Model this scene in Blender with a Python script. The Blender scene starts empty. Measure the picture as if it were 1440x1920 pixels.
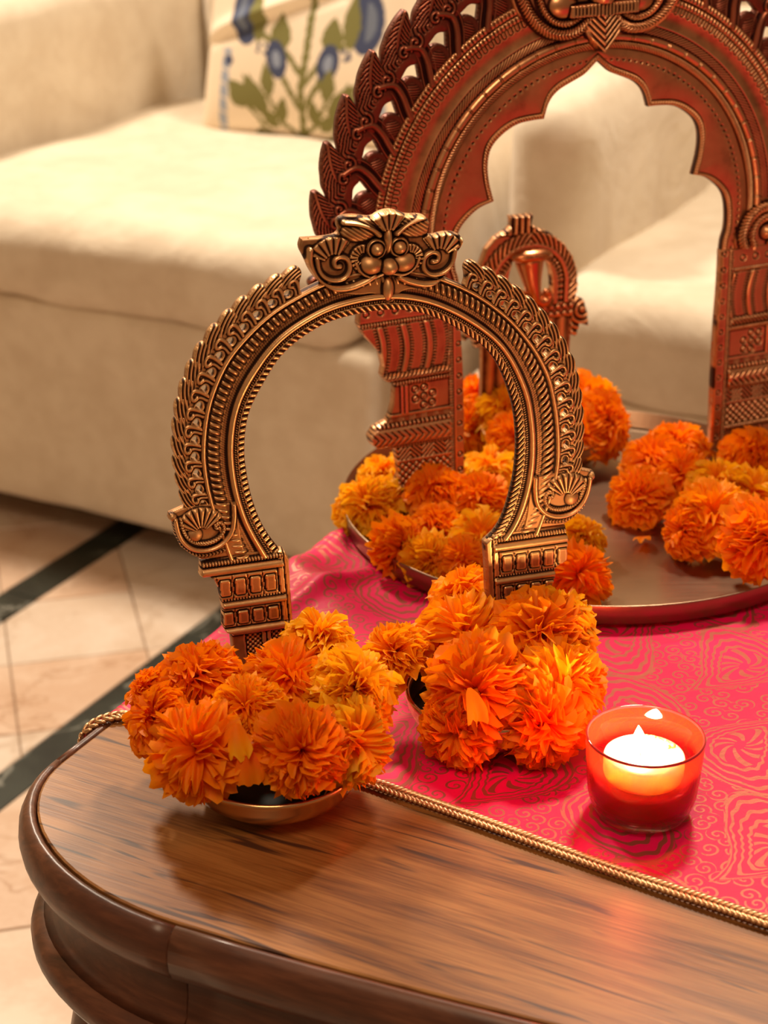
import bpy, bmesh, math, random
import numpy as np
from mathutils import Vector, Matrix, Euler, noise
R = math.radians
T = .48                      # table top height (m)
C = bpy.context.scene.collection
sc = bpy.context.scene

# ---------------------------------------------------------------- camera, world, lights, exposure
cam = bpy.data.cameras.new('camera'); camo = bpy.data.objects.new('camera', cam); C.objects.link(camo)
camo.location = (0, 0, T + .568); camo.rotation_euler = (R(90 - 24), 0, 0)
cam.sensor_fit = 'VERTICAL'; cam.sensor_height = 24; cam.lens = 24 * 3400 / 1920
cam.clip_start = .05; cam.clip_end = 50
cam.dof.use_dof = True; cam.dof.focus_distance = 1.06; cam.dof.aperture_fstop = 6.0
sc.camera = camo
w = bpy.data.worlds.new('world'); sc.world = w; w.use_nodes = True
w.node_tree.nodes['Background'].inputs[0].default_value = (1, .60, .34, 1)
w.node_tree.nodes['Background'].inputs[1].default_value = .21
def area(name, loc, target, size, power, col):
    l = bpy.data.lights.new(name, 'AREA'); l.shape = 'DISK'; l.size = size; l.energy = power; l.color = col
    o = bpy.data.objects.new(name, l); C.objects.link(o); o.location = loc
    o.rotation_euler = (Vector(target) - Vector(loc)).to_track_quat('-Z', 'Y').to_euler(); return o
area('ceiling_lamp_light', (.50, 2.02, 2.32), (.0, 1.2, .45), .26, 40, (1, .84, .65))
area('side_lamp_light', (-1.05, 3.0, 2.3), (.0, 1.1, .45), .30, 60, (1, .84, .65))
area('front_fill_light', (-.3, -.2, 2.5), (.1, 1.0, .5), .9, 22, (1, .71, .45))  # added fill behind the camera, brightens arch fronts and flowers; no actual room lamp
sc.view_settings.view_transform = 'Standard'; sc.view_settings.look = 'None'
sc.view_settings.gamma = 1; sc.view_settings.use_curve_mapping = False
sc.view_settings.exposure = 0

# ---------------------------------------------------------------- helpers
def link(o, parent=None):
    C.objects.link(o)
    if parent: o.parent = parent
    return o
def empty(name, loc, rot=(0, 0, 0)):
    o = bpy.data.objects.new(name, None); o.empty_display_size = .02; C.objects.link(o)
    o.location = loc; o.rotation_euler = rot; return o
def tag(o, label=None, cat=None, group=None, kind=None):
    if label: o['label'] = label
    if cat: o['category'] = cat
    if group: o['group'] = group
    if kind: o['kind'] = kind
    return o
def mesh_np(name, V, F, smooth=True):
    """V Nx3, F list of index arrays (each MxK)"""
    me = bpy.data.meshes.new(name); V = np.asarray(V, dtype=np.float32)
    F = [np.asarray(f, dtype=np.int32) for f in F if len(f)]
    me.vertices.add(len(V)); me.vertices.foreach_set('co', V.ravel())
    nl = sum(f.size for f in F); npoly = sum(len(f) for f in F)
    me.loops.add(nl); me.polygons.add(npoly)
    me.loops.foreach_set('vertex_index', np.concatenate([f.ravel() for f in F]))
    tot = np.concatenate([np.full(len(f), f.shape[1], dtype=np.int32) for f in F])
    st = np.concatenate([[0], np.cumsum(tot)[:-1]]).astype(np.int32)
    me.polygons.foreach_set('loop_start', st); me.polygons.foreach_set('loop_total', tot)
    me.update(calc_edges=True); me.validate()
    me.polygons.foreach_set('use_smooth', np.full(len(me.polygons), smooth))
    return me
def ob(name, me, mat=None, parent=None):
    if mat and not me.materials: me.materials.append(mat)
    return link(bpy.data.objects.new(name, me), parent)
def bm_ob(name, bm, mat, parent=None, smooth=True):
    bmesh.ops.recalc_face_normals(bm, faces=bm.faces)
    me = bpy.data.meshes.new(name); bm.to_mesh(me); bm.free()
    for p in me.polygons: p.use_smooth = smooth
    return ob(name, me, mat, parent)
def copy_obj(o, parent=None):
    c = o.copy(); C.objects.link(c)
    if parent: c.parent = parent
    return c
def attr(me, name, vals):
    a = me.attributes.new(name, 'FLOAT', 'POINT'); a.data.foreach_set('value', np.asarray(vals, dtype=np.float32))
def lathe(prof, n=64):
    prof = np.array(prof); k = len(prof); th = np.arange(n) * 2 * math.pi / n
    V = np.stack([prof[:, 0][None] * np.cos(th)[:, None], prof[:, 0][None] * np.sin(th)[:, None], np.repeat(prof[:, 1][None], n, 0)], -1).reshape(-1, 3)
    i, j = np.meshgrid(np.arange(n), np.arange(k - 1), indexing='ij'); i2 = (i + 1) % n
    F = np.stack([i * k + j, i2 * k + j, i2 * k + j + 1, i * k + j + 1], -1).reshape(-1, 4)
    return V, F
def lathe_ob(name, prof, mat, parent=None, n=64):
    V, F = lathe(prof, n); me = mesh_np(name, V, [F])
    return ob(name, me, mat, parent)

# ---- node expression helper
class X:
    nt = None
    def __init__(s, v): s.v = v
    @staticmethod
    def m(op, *a, clamp=False):
        n = X.nt.nodes.new('ShaderNodeMath'); n.operation = op; n.use_clamp = clamp
        for k, q in enumerate(a):
            q = q.v if isinstance(q, X) else q
            if isinstance(q, (int, float)): n.inputs[k].default_value = q
            else: X.nt.links.new(q, n.inputs[k])
        return X(n.outputs[0])
    def __add__(s, o): return X.m('ADD', s, o)
    __radd__ = __add__
    def __sub__(s, o): return X.m('SUBTRACT', s, o)
    def __rsub__(s, o): return X.m('SUBTRACT', o, s)
    def __mul__(s, o): return X.m('MULTIPLY', s, o)
    __rmul__ = __mul__
    def __truediv__(s, o): return X.m('DIVIDE', s, o)
def xsin(a): return X.m('SINE', a)
def xabs(a): return X.m('ABSOLUTE', a)
def xmin(a, b): return X.m('MINIMUM', a, b)
def xmax(a, b): return X.m('MAXIMUM', a, b)
def xfloor(a): return X.m('FLOOR', a)
def xsqrt(a): return X.m('SQRT', a)
def xgt(a, b): return X.m('GREATER_THAN', a, b)
def xstep(a, lo, hi):
    n = X.nt.nodes.new('ShaderNodeMapRange'); n.interpolation_type = 'SMOOTHSTEP'
    X.nt.links.new(a.v, n.inputs[0]); n.inputs[1].default_value = lo; n.inputs[2].default_value = hi
    return X(n.outputs[0])
class M:
    """small material builder"""
    def __init__(s, name, **kw):
        s.m = bpy.data.materials.new(name); s.m.use_nodes = True; s.nt = s.m.node_tree; X.nt = s.nt
        s.b = s.nt.nodes['Principled BSDF']; s.out = s.nt.nodes['Material Output']
        for k, v in kw.items(): s.set(k, v)
    def set(s, k, v):
        i = s.b.inputs[k.replace('_', ' ')]
        if isinstance(v, X): v = v.v
        if isinstance(v, bpy.types.NodeSocket): s.nt.links.new(v, i)
        elif isinstance(v, tuple) and len(v) == 3: i.default_value = (*v, 1) if len(i.default_value) == 4 else v
        else: i.default_value = v
    def n(s, t, **kw):
        q = s.nt.nodes.new('ShaderNode' + t)
        for k, v in kw.items(): setattr(q, k, v)
        return q
    def coord(s, kind='Object', scale=(1, 1, 1), rot=(0, 0, 0)):
        c = s.n('TexCoord'); mp = s.n('Mapping'); s.nt.links.new(c.outputs[kind], mp.inputs[0])
        mp.inputs['Scale'].default_value = scale; mp.inputs['Rotation'].default_value = rot; return mp.outputs[0]
    def noise(s, vec, scale, detail=3, rough=.5, dist=0):
        q = s.n('TexNoise'); q.inputs['Scale'].default_value = scale; q.inputs['Detail'].default_value = detail
        q.inputs['Roughness'].default_value = rough; q.inputs['Distortion'].default_value = dist
        if vec: s.nt.links.new(vec, q.inputs['Vector'])
        return X(q.outputs[0])
    def mix(s, f, a, b):
        q = s.n('Mix', data_type='RGBA')
        for sock, v in ((q.inputs[0], f), (q.inputs[6], a), (q.inputs[7], b)):
            if isinstance(v, X): v = v.v
            if isinstance(v, bpy.types.NodeSocket): s.nt.links.new(v, sock)
            elif isinstance(v, tuple): sock.default_value = (*v, 1)
            else: sock.default_value = v
        return q.outputs[2]
    def ramp(s, f, stops):
        q = s.n('ValToRGB'); s.nt.links.new(f.v, q.inputs[0]); e = q.color_ramp.elements
        while len(e) < len(stops): e.new(.5)
        for k, (p, c) in enumerate(stops): e[k].position = p; e[k].color = (*c, 1)
        return q.outputs[0]
    def bump(s, h, strength=.3, dist=.001):
        q = s.n('Bump'); q.inputs['Strength'].default_value = strength; q.inputs['Distance'].default_value = dist
        s.nt.links.new(h.v, q.inputs['Height']); s.nt.links.new(q.outputs[0], s.b.inputs['Normal'])

# ---------------------------------------------------------------- materials
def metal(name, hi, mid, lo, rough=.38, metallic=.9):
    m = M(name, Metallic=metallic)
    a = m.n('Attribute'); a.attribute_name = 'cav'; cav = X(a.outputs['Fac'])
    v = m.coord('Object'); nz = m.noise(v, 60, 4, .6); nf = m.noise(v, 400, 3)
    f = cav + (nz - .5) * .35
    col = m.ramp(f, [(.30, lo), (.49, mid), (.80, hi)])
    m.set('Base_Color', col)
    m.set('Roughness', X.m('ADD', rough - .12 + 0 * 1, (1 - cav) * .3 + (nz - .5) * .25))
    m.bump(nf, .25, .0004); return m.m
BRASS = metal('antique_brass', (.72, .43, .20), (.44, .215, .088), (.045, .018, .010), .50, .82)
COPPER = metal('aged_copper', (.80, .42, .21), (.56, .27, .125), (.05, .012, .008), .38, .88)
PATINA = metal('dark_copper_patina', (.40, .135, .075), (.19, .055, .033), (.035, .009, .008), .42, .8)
def plain_metal(name, col, rough, aniso=None):
    m = M(name, Metallic=1.0, Roughness=rough, Base_Color=col)
    v = m.coord('Object', (1, 1, 1)); n = m.noise(v, 25, 4)
    m.set('Base_Color', m.mix(n, tuple(c * .8 for c in col), tuple(min(1, c * 1.15) for c in col)))
    if aniso:
        v2 = m.coord('Object', (6, 400, 6), (0, 0, .5)); n2 = m.noise(v2, 3, 2); m.bump(n2, .12, .0003)
        m.set('Roughness', rough - .06 + n2 * .14)
    return m.m
STEEL = plain_metal('brushed_steel', (.34, .225, .145), .34, True)
COPPERS = plain_metal('smooth_copper', (.62, .24, .10), .26)
BOWLM = plain_metal('bowl_brass', (.72, .43, .20), .26)

m = M('cream_velvet', Roughness=.85, Sheen_Weight=.35, Sheen_Roughness=.5)
v = m.coord('Object'); n1 = m.noise(v, 9, 4, .6, .6); n2 = m.noise(v, 30, 3, .6); n3 = m.noise(v, 900, 2)
m.set('Base_Color', m.mix(xstep(n1 * .6 + n2 * .4, .35, .65), (.63, .525, .39), (.725, .63, .49)))
m.bump(n1 + n3 * .05, .5, .012); VELVET = m.m
m = M('dark_wood', Roughness=.40, Coat_Weight=.1, Coat_Roughness=.2)
v = m.coord('Object', (1, 9, 9)); n1 = m.noise(v, 9, 5, .6, 1.0); n2 = m.noise(v, 40, 3)
m.set('Base_Color', m.ramp(n1 * .75 + n2 * .25, [(.3, (.04, .013, .007)), (.5, (.105, .034, .016)), (.72, (.20, .070, .032))]))
m.bump(n1, .15, .002); DARKWOOD = m.m
m = M('tabletop_wood', Roughness=.36, Specular_IOR_Level=.38)
v = m.coord('Object', (1, 11, 11), (0, 0, .06)); n1 = m.noise(v, 7, 6, .6, .5); n2 = m.noise(m.coord('Object', (3, 90, 90), (0, 0, .06)), 8, 3)
n4 = m.noise(m.coord('Object', (1.6, 22, 22), (0, 0, .06)), 6, 2, .5, .8)
base = m.ramp(n1 * .6 + n2 * .4, [(.33, (.09, .028, .007)), (.46, (.21, .080, .019)), (.60, (.32, .138, .036))])
col = m.mix(xstep(n4 * .8 + n2 * .2, .56, .66), base, (.06, .024, .012))
m.set('Base_Color', col); m.bump(n2, .08, .0006); TOPWOOD = m.m
def marble(name, a, b, vein, vs=.5):
    m = M(name, Roughness=.30)
    v = m.coord('Object'); n1 = m.noise(v, 7, 4, .6, .8); n2 = m.noise(v, 3.0, 5, .6, 1.5); n3 = m.noise(v, 120, 3)
    c = m.mix(xstep(n1 * .8 + n3 * .2, .38, .62), a, b)
    ve = 1 - xstep(xabs(n2 - .5), .002, .012)
    m.set('Base_Color', m.mix(ve * vs, c, vein)); return m.m
TILES = [marble('cream_marble', (.56, .44, .34), (.64, .54, .45), (.36, .24, .15), .35), marble('pink_marble', (.54, .37, .26), (.62, .47, .36), (.38, .22, .13), .6),
         marble('buff_marble', (.57, .42, .31), (.63, .52, .41), (.42, .27, .16), .5)]
GREENM = marble('dark_green_marble', (.010, .014, .012), (.025, .032, .026), (.30, .30, .26), .5)
GROUT = M('grout', Base_Color=(.30, .20, .13), Roughness=.9).m
m = M('wall_paint', Roughness=.9, Base_Color=(.50, .40, .24)); n1 = m.noise(m.coord('Object'), 4, 3)
m.set('Base_Color', m.mix(n1, (.48, .39, .23), (.54, .44, .27))); WALL = m.m

# brocade: paisleys and curls woven in gold on pink
m = M('pink_brocade')
tc = m.n('TexCoord'); sp = m.n('SeparateXYZ'); m.nt.links.new(tc.outputs['UV'], sp.inputs[0])
U, V_ = X(sp.outputs[0]), X(sp.outputs[1])
wn = m.noise(tc.outputs['UV'], 30, 2); U = U + (wn - .5) * .006; V_ = V_ + (wn - .5) * .004
def paisley(U, V, cw, ch, ou, ov):
    row = xfloor((V + ov) / ch); u = (U + ou) / cw + row * .5
    col = xfloor(u); fx = u - col - .5; fy = (V + ov) / ch - row - .5
    flip = (X.m('MODULO', xabs(col + row), 2.0) - .5) * 2
    y = fy * flip * 2.15; x = fx * flip * 2.0 * (cw / ch)
    xb = x - y * y * .42 + .12
    wid = .56 - y * .36 - y * y * .10
    q = xsqrt(xb * xb / (wid * wid) + y * y * .95)
    ang = X.m('ARCTAN2', xb, y)
    q2 = q + xsin(ang * 16) * .018
    ring = xsin(q2 * 36)
    inner = xgt(xsin(ang * 9 + q * 16), .35)
    g = xgt(ring, .45)
    g = xmax(g * xgt(q, .5), inner * xgt(.5, q) * xgt(q, .12))
    return q, g
q, g = paisley(U, V_, .078, .094, .02, .03)
vo = m.n('TexVoronoi', voronoi_dimensions='2D'); vo.inputs['Scale'].default_value = 84; vo.inputs['Randomness'].default_value = .8
cv = m.n('CombineXYZ'); m.nt.links.new(U.v, cv.inputs[0]); m.nt.links.new(V_.v, cv.inputs[1])
m.nt.links.new(cv.outputs[0], vo.inputs['Vector'])
sb = m.n('VectorMath', operation='SUBTRACT'); sca = m.n('VectorMath', operation='SCALE'); sca.inputs['Scale'].default_value = 1
m.nt.links.new(cv.outputs[0], sb.inputs[0]); m.nt.links.new(vo.outputs['Position'], sb.inputs[1])
s2 = m.n('SeparateXYZ'); m.nt.links.new(sb.outputs[0], s2.inputs[0])
dx, dy = X(s2.outputs[0]), X(s2.outputs[1]); rr = xsqrt(dx * dx + dy * dy)
cs = m.n('SeparateXYZ'); m.nt.links.new(vo.outputs['Color'], cs.inputs[0])
spiral = xgt(xsin(X.m('ARCTAN2', dy, dx) + rr * 1500 + X(cs.outputs[0]) * 6), .5)
spiral = spiral * xgt(.0066, rr)
outm = xgt(q, 1.08)
gold = xmax(g * (1 - outm), spiral * outm)
gold = xmax(gold, xgt(.024, xabs(q - 1.03)) * 1.0)
thr = xsin(V_ * 7800) * .5 + .5
m.set('Base_Color', m.mix(gold, (.74, .002, .092), (.40, .095, .062)))
m.set('Metallic', gold * .5); m.set('Specular_IOR_Level', .3)
m.set('Roughness', .52 - gold * .10)
fine = m.noise(tc.outputs['UV'], 260, 2, .6)
m.bump(gold * .6 + thr * .15 + fine * .5, .45, .0006); BROCADE = m.m
m = M('gold_braid', Metallic=.85, Roughness=.36); m.set('Base_Color', m.mix(m.noise(m.coord('Object'), 300, 2), (.50, .25, .11), (.80, .52, .28))); BRAID = m.m

# marigold petals
def petal_mat(name, c1, c2, c3):
    m = M(name, Roughness=.55, Specular_IOR_Level=.25)
    a = m.n('Attribute'); a.attribute_name = 'tipf'; t = X(a.outputs['Fac'])
    oi = m.n('ObjectInfo'); r = X(oi.outputs['Random']); nz = m.noise(m.coord('Object'), 90, 3)
    col = m.mix(xstep(t, .15, 1.0), c1, c2); col = m.mix(xstep(t + (nz - .5) * .5 + (r - .5) * .2, .9, 1.25), col, c3)
    m.set('Base_Color', col)
    tr = m.n('BsdfTranslucent'); m.nt.links.new(col, tr.inputs[0]); mx = m.n('MixShader'); mx.inputs[0].default_value = .45
    m.nt.links.new(m.b.outputs[0], mx.inputs[1]); m.nt.links.new(tr.outputs[0], mx.inputs[2]); m.nt.links.new(mx.outputs[0], m.out.inputs[0])
    return m.m
PET = [petal_mat('orange_petal', (.95, .15, .0), (1.0, .29, .002), (1.0, .42, .006)),
       petal_mat('amber_petal', (1.0, .23, .0), (1.0, .38, .003), (1.0, .50, .010)),
       petal_mat('golden_petal', (.98, .26, .0), (1.0, .50, .006), (1.0, .66, .03))]
m = M('calyx_green', Roughness=.5); n1 = m.noise(m.coord('Object'), 80, 3)
m.set('Base_Color', m.mix(n1, (.10, .13, .015), (.28, .32, .06))); CALYX = m.m
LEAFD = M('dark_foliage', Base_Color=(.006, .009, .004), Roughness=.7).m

# ---------------------------------------------------------------- setting: floor, walls
AX = R(-27.5); EX = Vector((math.cos(AX), math.sin(AX), 0)); EY = Vector((-math.sin(AX), math.cos(AX), 0))
def clip(poly, nrm, c):
    out = []
    for i in range(len(poly)):
        a, b = poly[i], poly[(i + 1) % len(poly)]; da, db = a.dot(nrm) - c, b.dot(nrm) - c
        if da >= 0: out.append(a)
        if (da > 0) != (db > 0) and abs(da - db) > 1e-9: out.append(a + (b - a) * (da / (da - db)))
    return out
def tile_ob(poly, mat, parent, name='tile', h=.012, cham=.0012):
    bm = bmesh.new(); c = sum(poly, Vector()) / len(poly)
    low = [bm.verts.new((p.x, p.y, -h)) for p in poly]; a = [bm.verts.new((p.x, p.y, -cham)) for p in poly]
    b = [bm.verts.new((*(p + (c - p).normalized() * cham * 1.4).xy, 0)) for p in poly]
    n = len(poly)
    for i in range(n):
        j = (i + 1) % n; bm.faces.new((low[i], low[j], a[j], a[i])); bm.faces.new((a[i], a[j], b[j], b[i]))
    bm.faces.new(b)
    return bm_ob(name, bm, mat, parent, False)
bm = bmesh.new(); bmesh.ops.create_grid(bm, x_segments=1, y_segments=1, size=3.6, matrix=Matrix.Translation((0, 1.4, -.003)))
floor = bm_ob('floor', bm, GROUT, None, False); tag(floor, kind='structure')
def strip_poly(x0, x1, y0, y1): return [EX * x0 + EY * y0, EX * x1 + EY * y0, EX * x1 + EY * y1, EX * x0 + EY * y1]
strips = [(-1.39 - .27 * 1 - .005, -1.662 + .043), (-1.405, -1.355), (-1.134, -1.089), (-.86, -.815)]
strips = strips[1:3]
rnd = random.Random(4)
for x0, x1 in strips:
    y = .4
    while y < 3.4:
        L = .62; tile_ob(strip_poly(x0, x1, y + .0008, y + L - .0008), GREENM, floor, 'marble_strip'); y += L
bands = [(-2.1, -1.4055), (-1.3545, -1.1345), (-1.0885, .2)]
TA = R(14); tx = Vector((math.cos(TA), math.sin(TA), 0)); ty = Vector((-tx.y, tx.x, 0)); S = .163; g = .0009
org = Vector((-.447, 1.905, 0))
for bi, (b0, b1) in enumerate(bands):
    SS = S if bi == 1 else (.30 if bi == 2 else .2)
    for i in range(-9, 12):
        for j in range(-12, 10):
            off = (.35 * (i % 2)) * SS if bi != 1 else 0
            o = org + tx * (i * SS) + ty * (j * SS + off)
            if bi == 2: o = org + tx * (i * SS + .12) + ty * (j * SS * 1.3 - .52)
            sy = SS * (1.3 if bi == 2 else 1)
            p = [o + tx * g + ty * g, o + tx * (SS - g) + ty * g, o + tx * (SS - g) + ty * (sy - g), o + tx * g + ty * (sy - g)]
            p = clip(p, EX, b0 + .0008)
            if len(p) > 2: p = clip(p, -EX, -(b1 - .0008))
            if len(p) > 2: p = clip(p, EY, .35)
            if len(p) > 2: p = clip(p, -EY, -3.3)
            q = []
            for v in p:
                if not q or (v - q[-1]).length > 1e-4: q.append(v)
            if len(q) > 2 and (q[0] - q[-1]).length > 1e-4:
                A = sum((q[k].cross(q[(k + 1) % len(q)])).z for k in range(len(q)))
                if A > 2e-4: tile_ob(q, TILES[rnd.choice([0, 0, 1, 2] if bi == 1 else [1, 2, 2])], floor)
def slab(name, pts, mat, kind='structure'):
    bm = bmesh.new(); bmesh.ops.create_cube(bm, size=1)
    o = bm_ob(name, bm, mat, None, False); (cx, cy, cz), (sx, sy, sz), rz = pts
    o.location = (cx, cy, cz); o.scale = (sx, sy, sz); o.rotation_euler = (0, 0, rz); tag(o, kind=kind); return o
SA = R(-28); EW = Vector((math.cos(SA), math.sin(SA), 0)); ED = Vector((-math.sin(SA), math.cos(SA), 0))
P0 = Vector((-.043, 2.033, 0))
c = P0 + EW * .2 + ED * 1.28; slab('wall_back', ((c.x, c.y, 1.25), (4.4, .08, 2.5), SA), WALL)
c = P0 + EW * -1.75 - ED * .3; slab('wall_left', ((c.x, c.y, 1.25), (.08, 3.6, 2.5), SA), WALL)
c = P0 + EW * .2 + ED * 1.23; slab('baseboard_back', ((c.x, c.y, .045), (3.9, .02, .09), SA), DARKWOOD)

# ---------------------------------------------------------------- armchairs
def rbox(name, lo, hi, r, mat, parent, n=22, puff=0, wr=.004, seed=0, sag=None):
    lo, hi = np.array(lo, float), np.array(hi, float); c = (lo + hi) / 2; h = (hi - lo) / 2; r = min(r, *(h * .98))
    V = []; F = []
    t = np.linspace(-1, 1, n); t = np.sign(t) * (1 - (1 - abs(t)) ** 1.6)
    for ax in range(3):
        for sg in (-1, 1):
            a, b = [k for k in range(3) if k != ax]; A, B = np.meshgrid(t, t, indexing='ij')
            P = np.zeros((n, n, 3)); P[..., ax] = sg * h[ax]; P[..., a] = A * h[a]; P[..., b] = B * h[b]
            Q = np.clip(P, -(h - r), h - r); D = P - Q; L = np.linalg.norm(D, axis=-1, keepdims=True)
            L[L == 0] = 1; P = Q + D / L * r
            s0 = sum(len(v) for v in V); V.append(P.reshape(-1, 3))
            i, j = np.meshgrid(np.arange(n - 1), np.arange(n - 1), indexing='ij')
            f = np.stack([i * n + j, (i + 1) * n + j, (i + 1) * n + j + 1, i * n + j + 1], -1).reshape(-1, 4) + s0
            if (sg > 0) == (ax == 1): f = f[:, ::-1]
            F.append(f)
    V = np.concatenate(V)
    u = V / h
    V[:, 2] += puff * (1 - np.clip(abs(u[:, 0]), 0, 1) ** 2.2) * (1 - np.clip(abs(u[:, 1]), 0, 1) ** 2.2) * np.sign(u[:, 2]) * (abs(u[:, 2]) > .3)
    for k in range(len(V)):
        p = Vector(V[k] + c); nn = noise.noise(p * 6 + Vector((seed, 0, 0))) + .5 * noise.noise(p * 14 + Vector((0, seed, 0)))
        V[k] += np.array(Vector(u[k]).normalized()) * nn * wr
    V += c
    me = mesh_np(name, V, [np.concatenate(F)])
    bm = bmesh.new(); bm.from_mesh(me); bmesh.ops.remove_doubles(bm, verts=bm.verts, dist=1e-5); bm.to_mesh(me); bm.free()
    me.polygons.foreach_set('use_smooth', [True] * len(me.polygons))
    return ob(name, me, mat, parent)
def armchair(label, w0, w1, s0, s1, ztop, d_arm, arms):
    loc = P0.copy(); r = empty('armchair', loc, (0, 0, SA)); tag(r, label, 'armchair', None)
    rbox('base', (w0, .006, .05), (w1, .93, .345), .018, VELVET, r, 26, 0, .006, 1 + w0)
    rbox('seat_cushion', (s0, -.012, .338), (s1, .74, ztop), .05, VELVET, r, 34, .008, .010, 3 + w0)
    rbox('back_cushion', (s0, .76, .42), (s1, .95, .95), .08, VELVET, r, 20, 0, .008, 5 + w0)
    rbox('back_frame', (w0, .86, .08), (w1, .99, .86), .05, VELVET, r, 16, 0, .004, 6 + w0)
    for a0, a1, zt in arms: rbox('arm', (a0, d_arm, .06), (a1, .95, zt), .055, VELVET, r, 26, .012, .008, 8 + a0)
    for lx in (w0 + .07, w1 - .07):
        for ly in (.08, .88):
            bm = bmesh.new(); bmesh.ops.create_cone(bm, cap_ends=True, segments=16, radius1=.018, radius2=.028, depth=.062, matrix=Matrix.Translation((lx, ly, .031)))
            bm_ob('leg', bm, DARKWOOD, r)
    return r
armchair('cream slipcovered armchair at left with the printed cushion on its seat', -.95, .027, -.722, .0, .462, .05, [(-.93, -.715, .665), (.0, .112, .60)])
armchair('cream slipcovered armchair behind the tall copper arch at right', .148, 1.12, .235, .98, .468, .085, [(.148, .252, .648), (.98, 1.1, .648)])

# printed cushion
def print_cushion():
    n = 260; t = np.linspace(-1, 1, n); A, B = np.meshgrid(t, t, indexing='ij')
    hw, hh, th = .185, .19, .062
    ea = A * (1 - .045 * (1 - B ** 2)) ; eb = B * (1 - .045 * (1 - A ** 2))
    q = np.clip((1 - abs(A) ** 2.6) * (1 - abs(B) ** 2.6), 0, 1) ** .42
    X_ = ea * hw; Z_ = eb * hh
    # colour: stems, leaves and flowers
    x = X_ * 100; y = Z_ * 100 + 19          # cm, y from the bottom edge
    col = np.zeros((n, n, 3)); col[:] = (.84, .72, .57)
    GR = np.array((.19, .18, .055)); BL = np.array((.05, .065, .14)); LB = np.array((.25, .30, .42))
    rs = np.random.RandomState(3)
    jit = .12 * np.sin(x * 5 + np.cos(y * 4) * 2)
    def paint(mask, c): col[mask] = c
    def cap(x0, y0, x1, y1, r0, r1=None, c=GR):
        r1 = r0 if r1 is None else r1; dx, dy = x1 - x0, y1 - y0; tt = np.clip(((x - x0) * dx + (y - y0) * dy) / (dx * dx + dy * dy), 0, 1)
        d = np.hypot(x - x0 - tt * dx, y - y0 - tt * dy) + jit; paint(d < r0 + (r1 - r0) * tt, c)
    def leaf(x0, y0, x1, y1, wd, c=GR):
        dx, dy = x1 - x0, y1 - y0; L = math.hypot(dx, dy); s = ((x - x0) * dx + (y - y0) * dy) / L / L
        d = abs((x - x0) * dy - (y - y0) * dx) / L; paint((s > 0) & (s < 1) & (d + jit * .6 < wd * np.sin(np.pi * np.clip(s, 0, 1) ** .8)), c)
    def stem(pts, r): [cap(*pts[k], *pts[k + 1], r) for k in range(len(pts) - 1)]
    stem([(0, 0), (.8, 4), (.6, 8), (1.4, 13), (1.9, 20), (2.1, 30), (2.3, 38)], .55)
    for sx in (-1, 1):
        for y0, hgt in ((13.2, 0), (26.5, 0)):
            stem([(1.2 + y0 * .02, y0 - 4), (1.2 + sx * 3.6, y0 + .4), (1.2 + sx * 8.5, y0 + 2.5)], .42)
            leaf(1.2 + sx * 4, y0 - .2, 1.2 + sx * 4.4, y0 + 5.4, 1.7)
            fx, fy = .6 + sx * 9.6, y0 + 5
            d = np.hypot((x - fx) / 2.6, (y - fy) / 4.6) + jit * .1
            paint(d < 1, BL); paint((d < .6) & (sx * (x - fx) > .1), LB * .6)
            leaf(fx - sx * 2.2, fy - 4.2, fx - sx * 1.8, fy + 4, 1.3)
            for k in range(7):
                a = rs.rand() * 6.28; paint(np.hypot(x - fx + sx * 3.5 + math.cos(a) * 1.3, y - fy - 5.2 - math.sin(a) * .9) < .36, BL)
                paint(np.hypot(x - fx + sx * 3.2 + math.cos(a) * 1.2, y - fy + 4.9 - math.sin(a) * .6) < .34, BL)
        stem([(.7, 5), (.7 + sx * 2.6, 8.8), (.7 + sx * 3.6, 10.4)], .4)
        d = np.hypot((x - .7 - sx * 4.2 - (y - 12) * .15 * sx) / 1.7, (y - 12) / 2.7); paint(d + jit * .2 < 1, BL); paint(d < .45, LB)
        stem([(0, 1.4), (sx * 3, 3.4), (sx * 5.2, 7.4)], .32); stem([(0, .8), (sx * 5, 1.5), (sx * 8.5, 5.5)], .3)
        for (a, b, c_, d_, w_) in ((5, 4, 9.4, 9.6, 1.5), (4.6, 6.6, 5.4, 11.5, 1.2), (8, 4.4, 8.2, 9.6, 1.5), (8.6, 5, 12, 8.6, 1.7), (3, 3, 2.2, 7, 1.0), (5.4, 1.6, 8.6, .6, 1.0), (3.4, 2.6, 6.4, 4.8, 1.0)): leaf(sx * a, b, sx * c_, d_, w_)
        paint((abs(x - sx * (13.6 - .1 * y)) < .8) & (y < 13) & (np.sin(y * 3 + x) > -.93), LB * .9 + .1)
        paint(np.hypot(x - sx * 12, y - 11.3) < .8, BL)
    dep = q * th
    fold = .010 * np.exp(-((B * 1.0 - .10 - .35 * A) / .06) ** 2) * np.clip(-A + .6, 0, 1) + .006 * np.exp(-((B - .55 + .2 * A) / .05) ** 2)
    dep = dep + fold * q - .006 * np.exp(-((B - .02 - .35 * A) / .05) ** 2) * q * (A < .4)
    Vf = np.stack([X_, -dep, Z_ + hh], -1).reshape(-1, 3); Vb = np.stack([X_, q * th * .8, Z_ + hh], -1).reshape(-1, 3)
    i, j = np.meshgrid(np.arange(n - 1), np.arange(n - 1), indexing='ij')
    f = np.stack([i * n + j, (i + 1) * n + j, (i + 1) * n + j + 1, i * n + j + 1], -1).reshape(-1, 4)
    me = mesh_np('cover', Vf, [f]); ca = me.color_attributes.new('print', 'FLOAT_COLOR', 'POINT')
    ca.data.foreach_set('color', np.concatenate([col.reshape(-1, 3), np.ones((n * n, 1))], 1).astype(np.float32).ravel())
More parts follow.
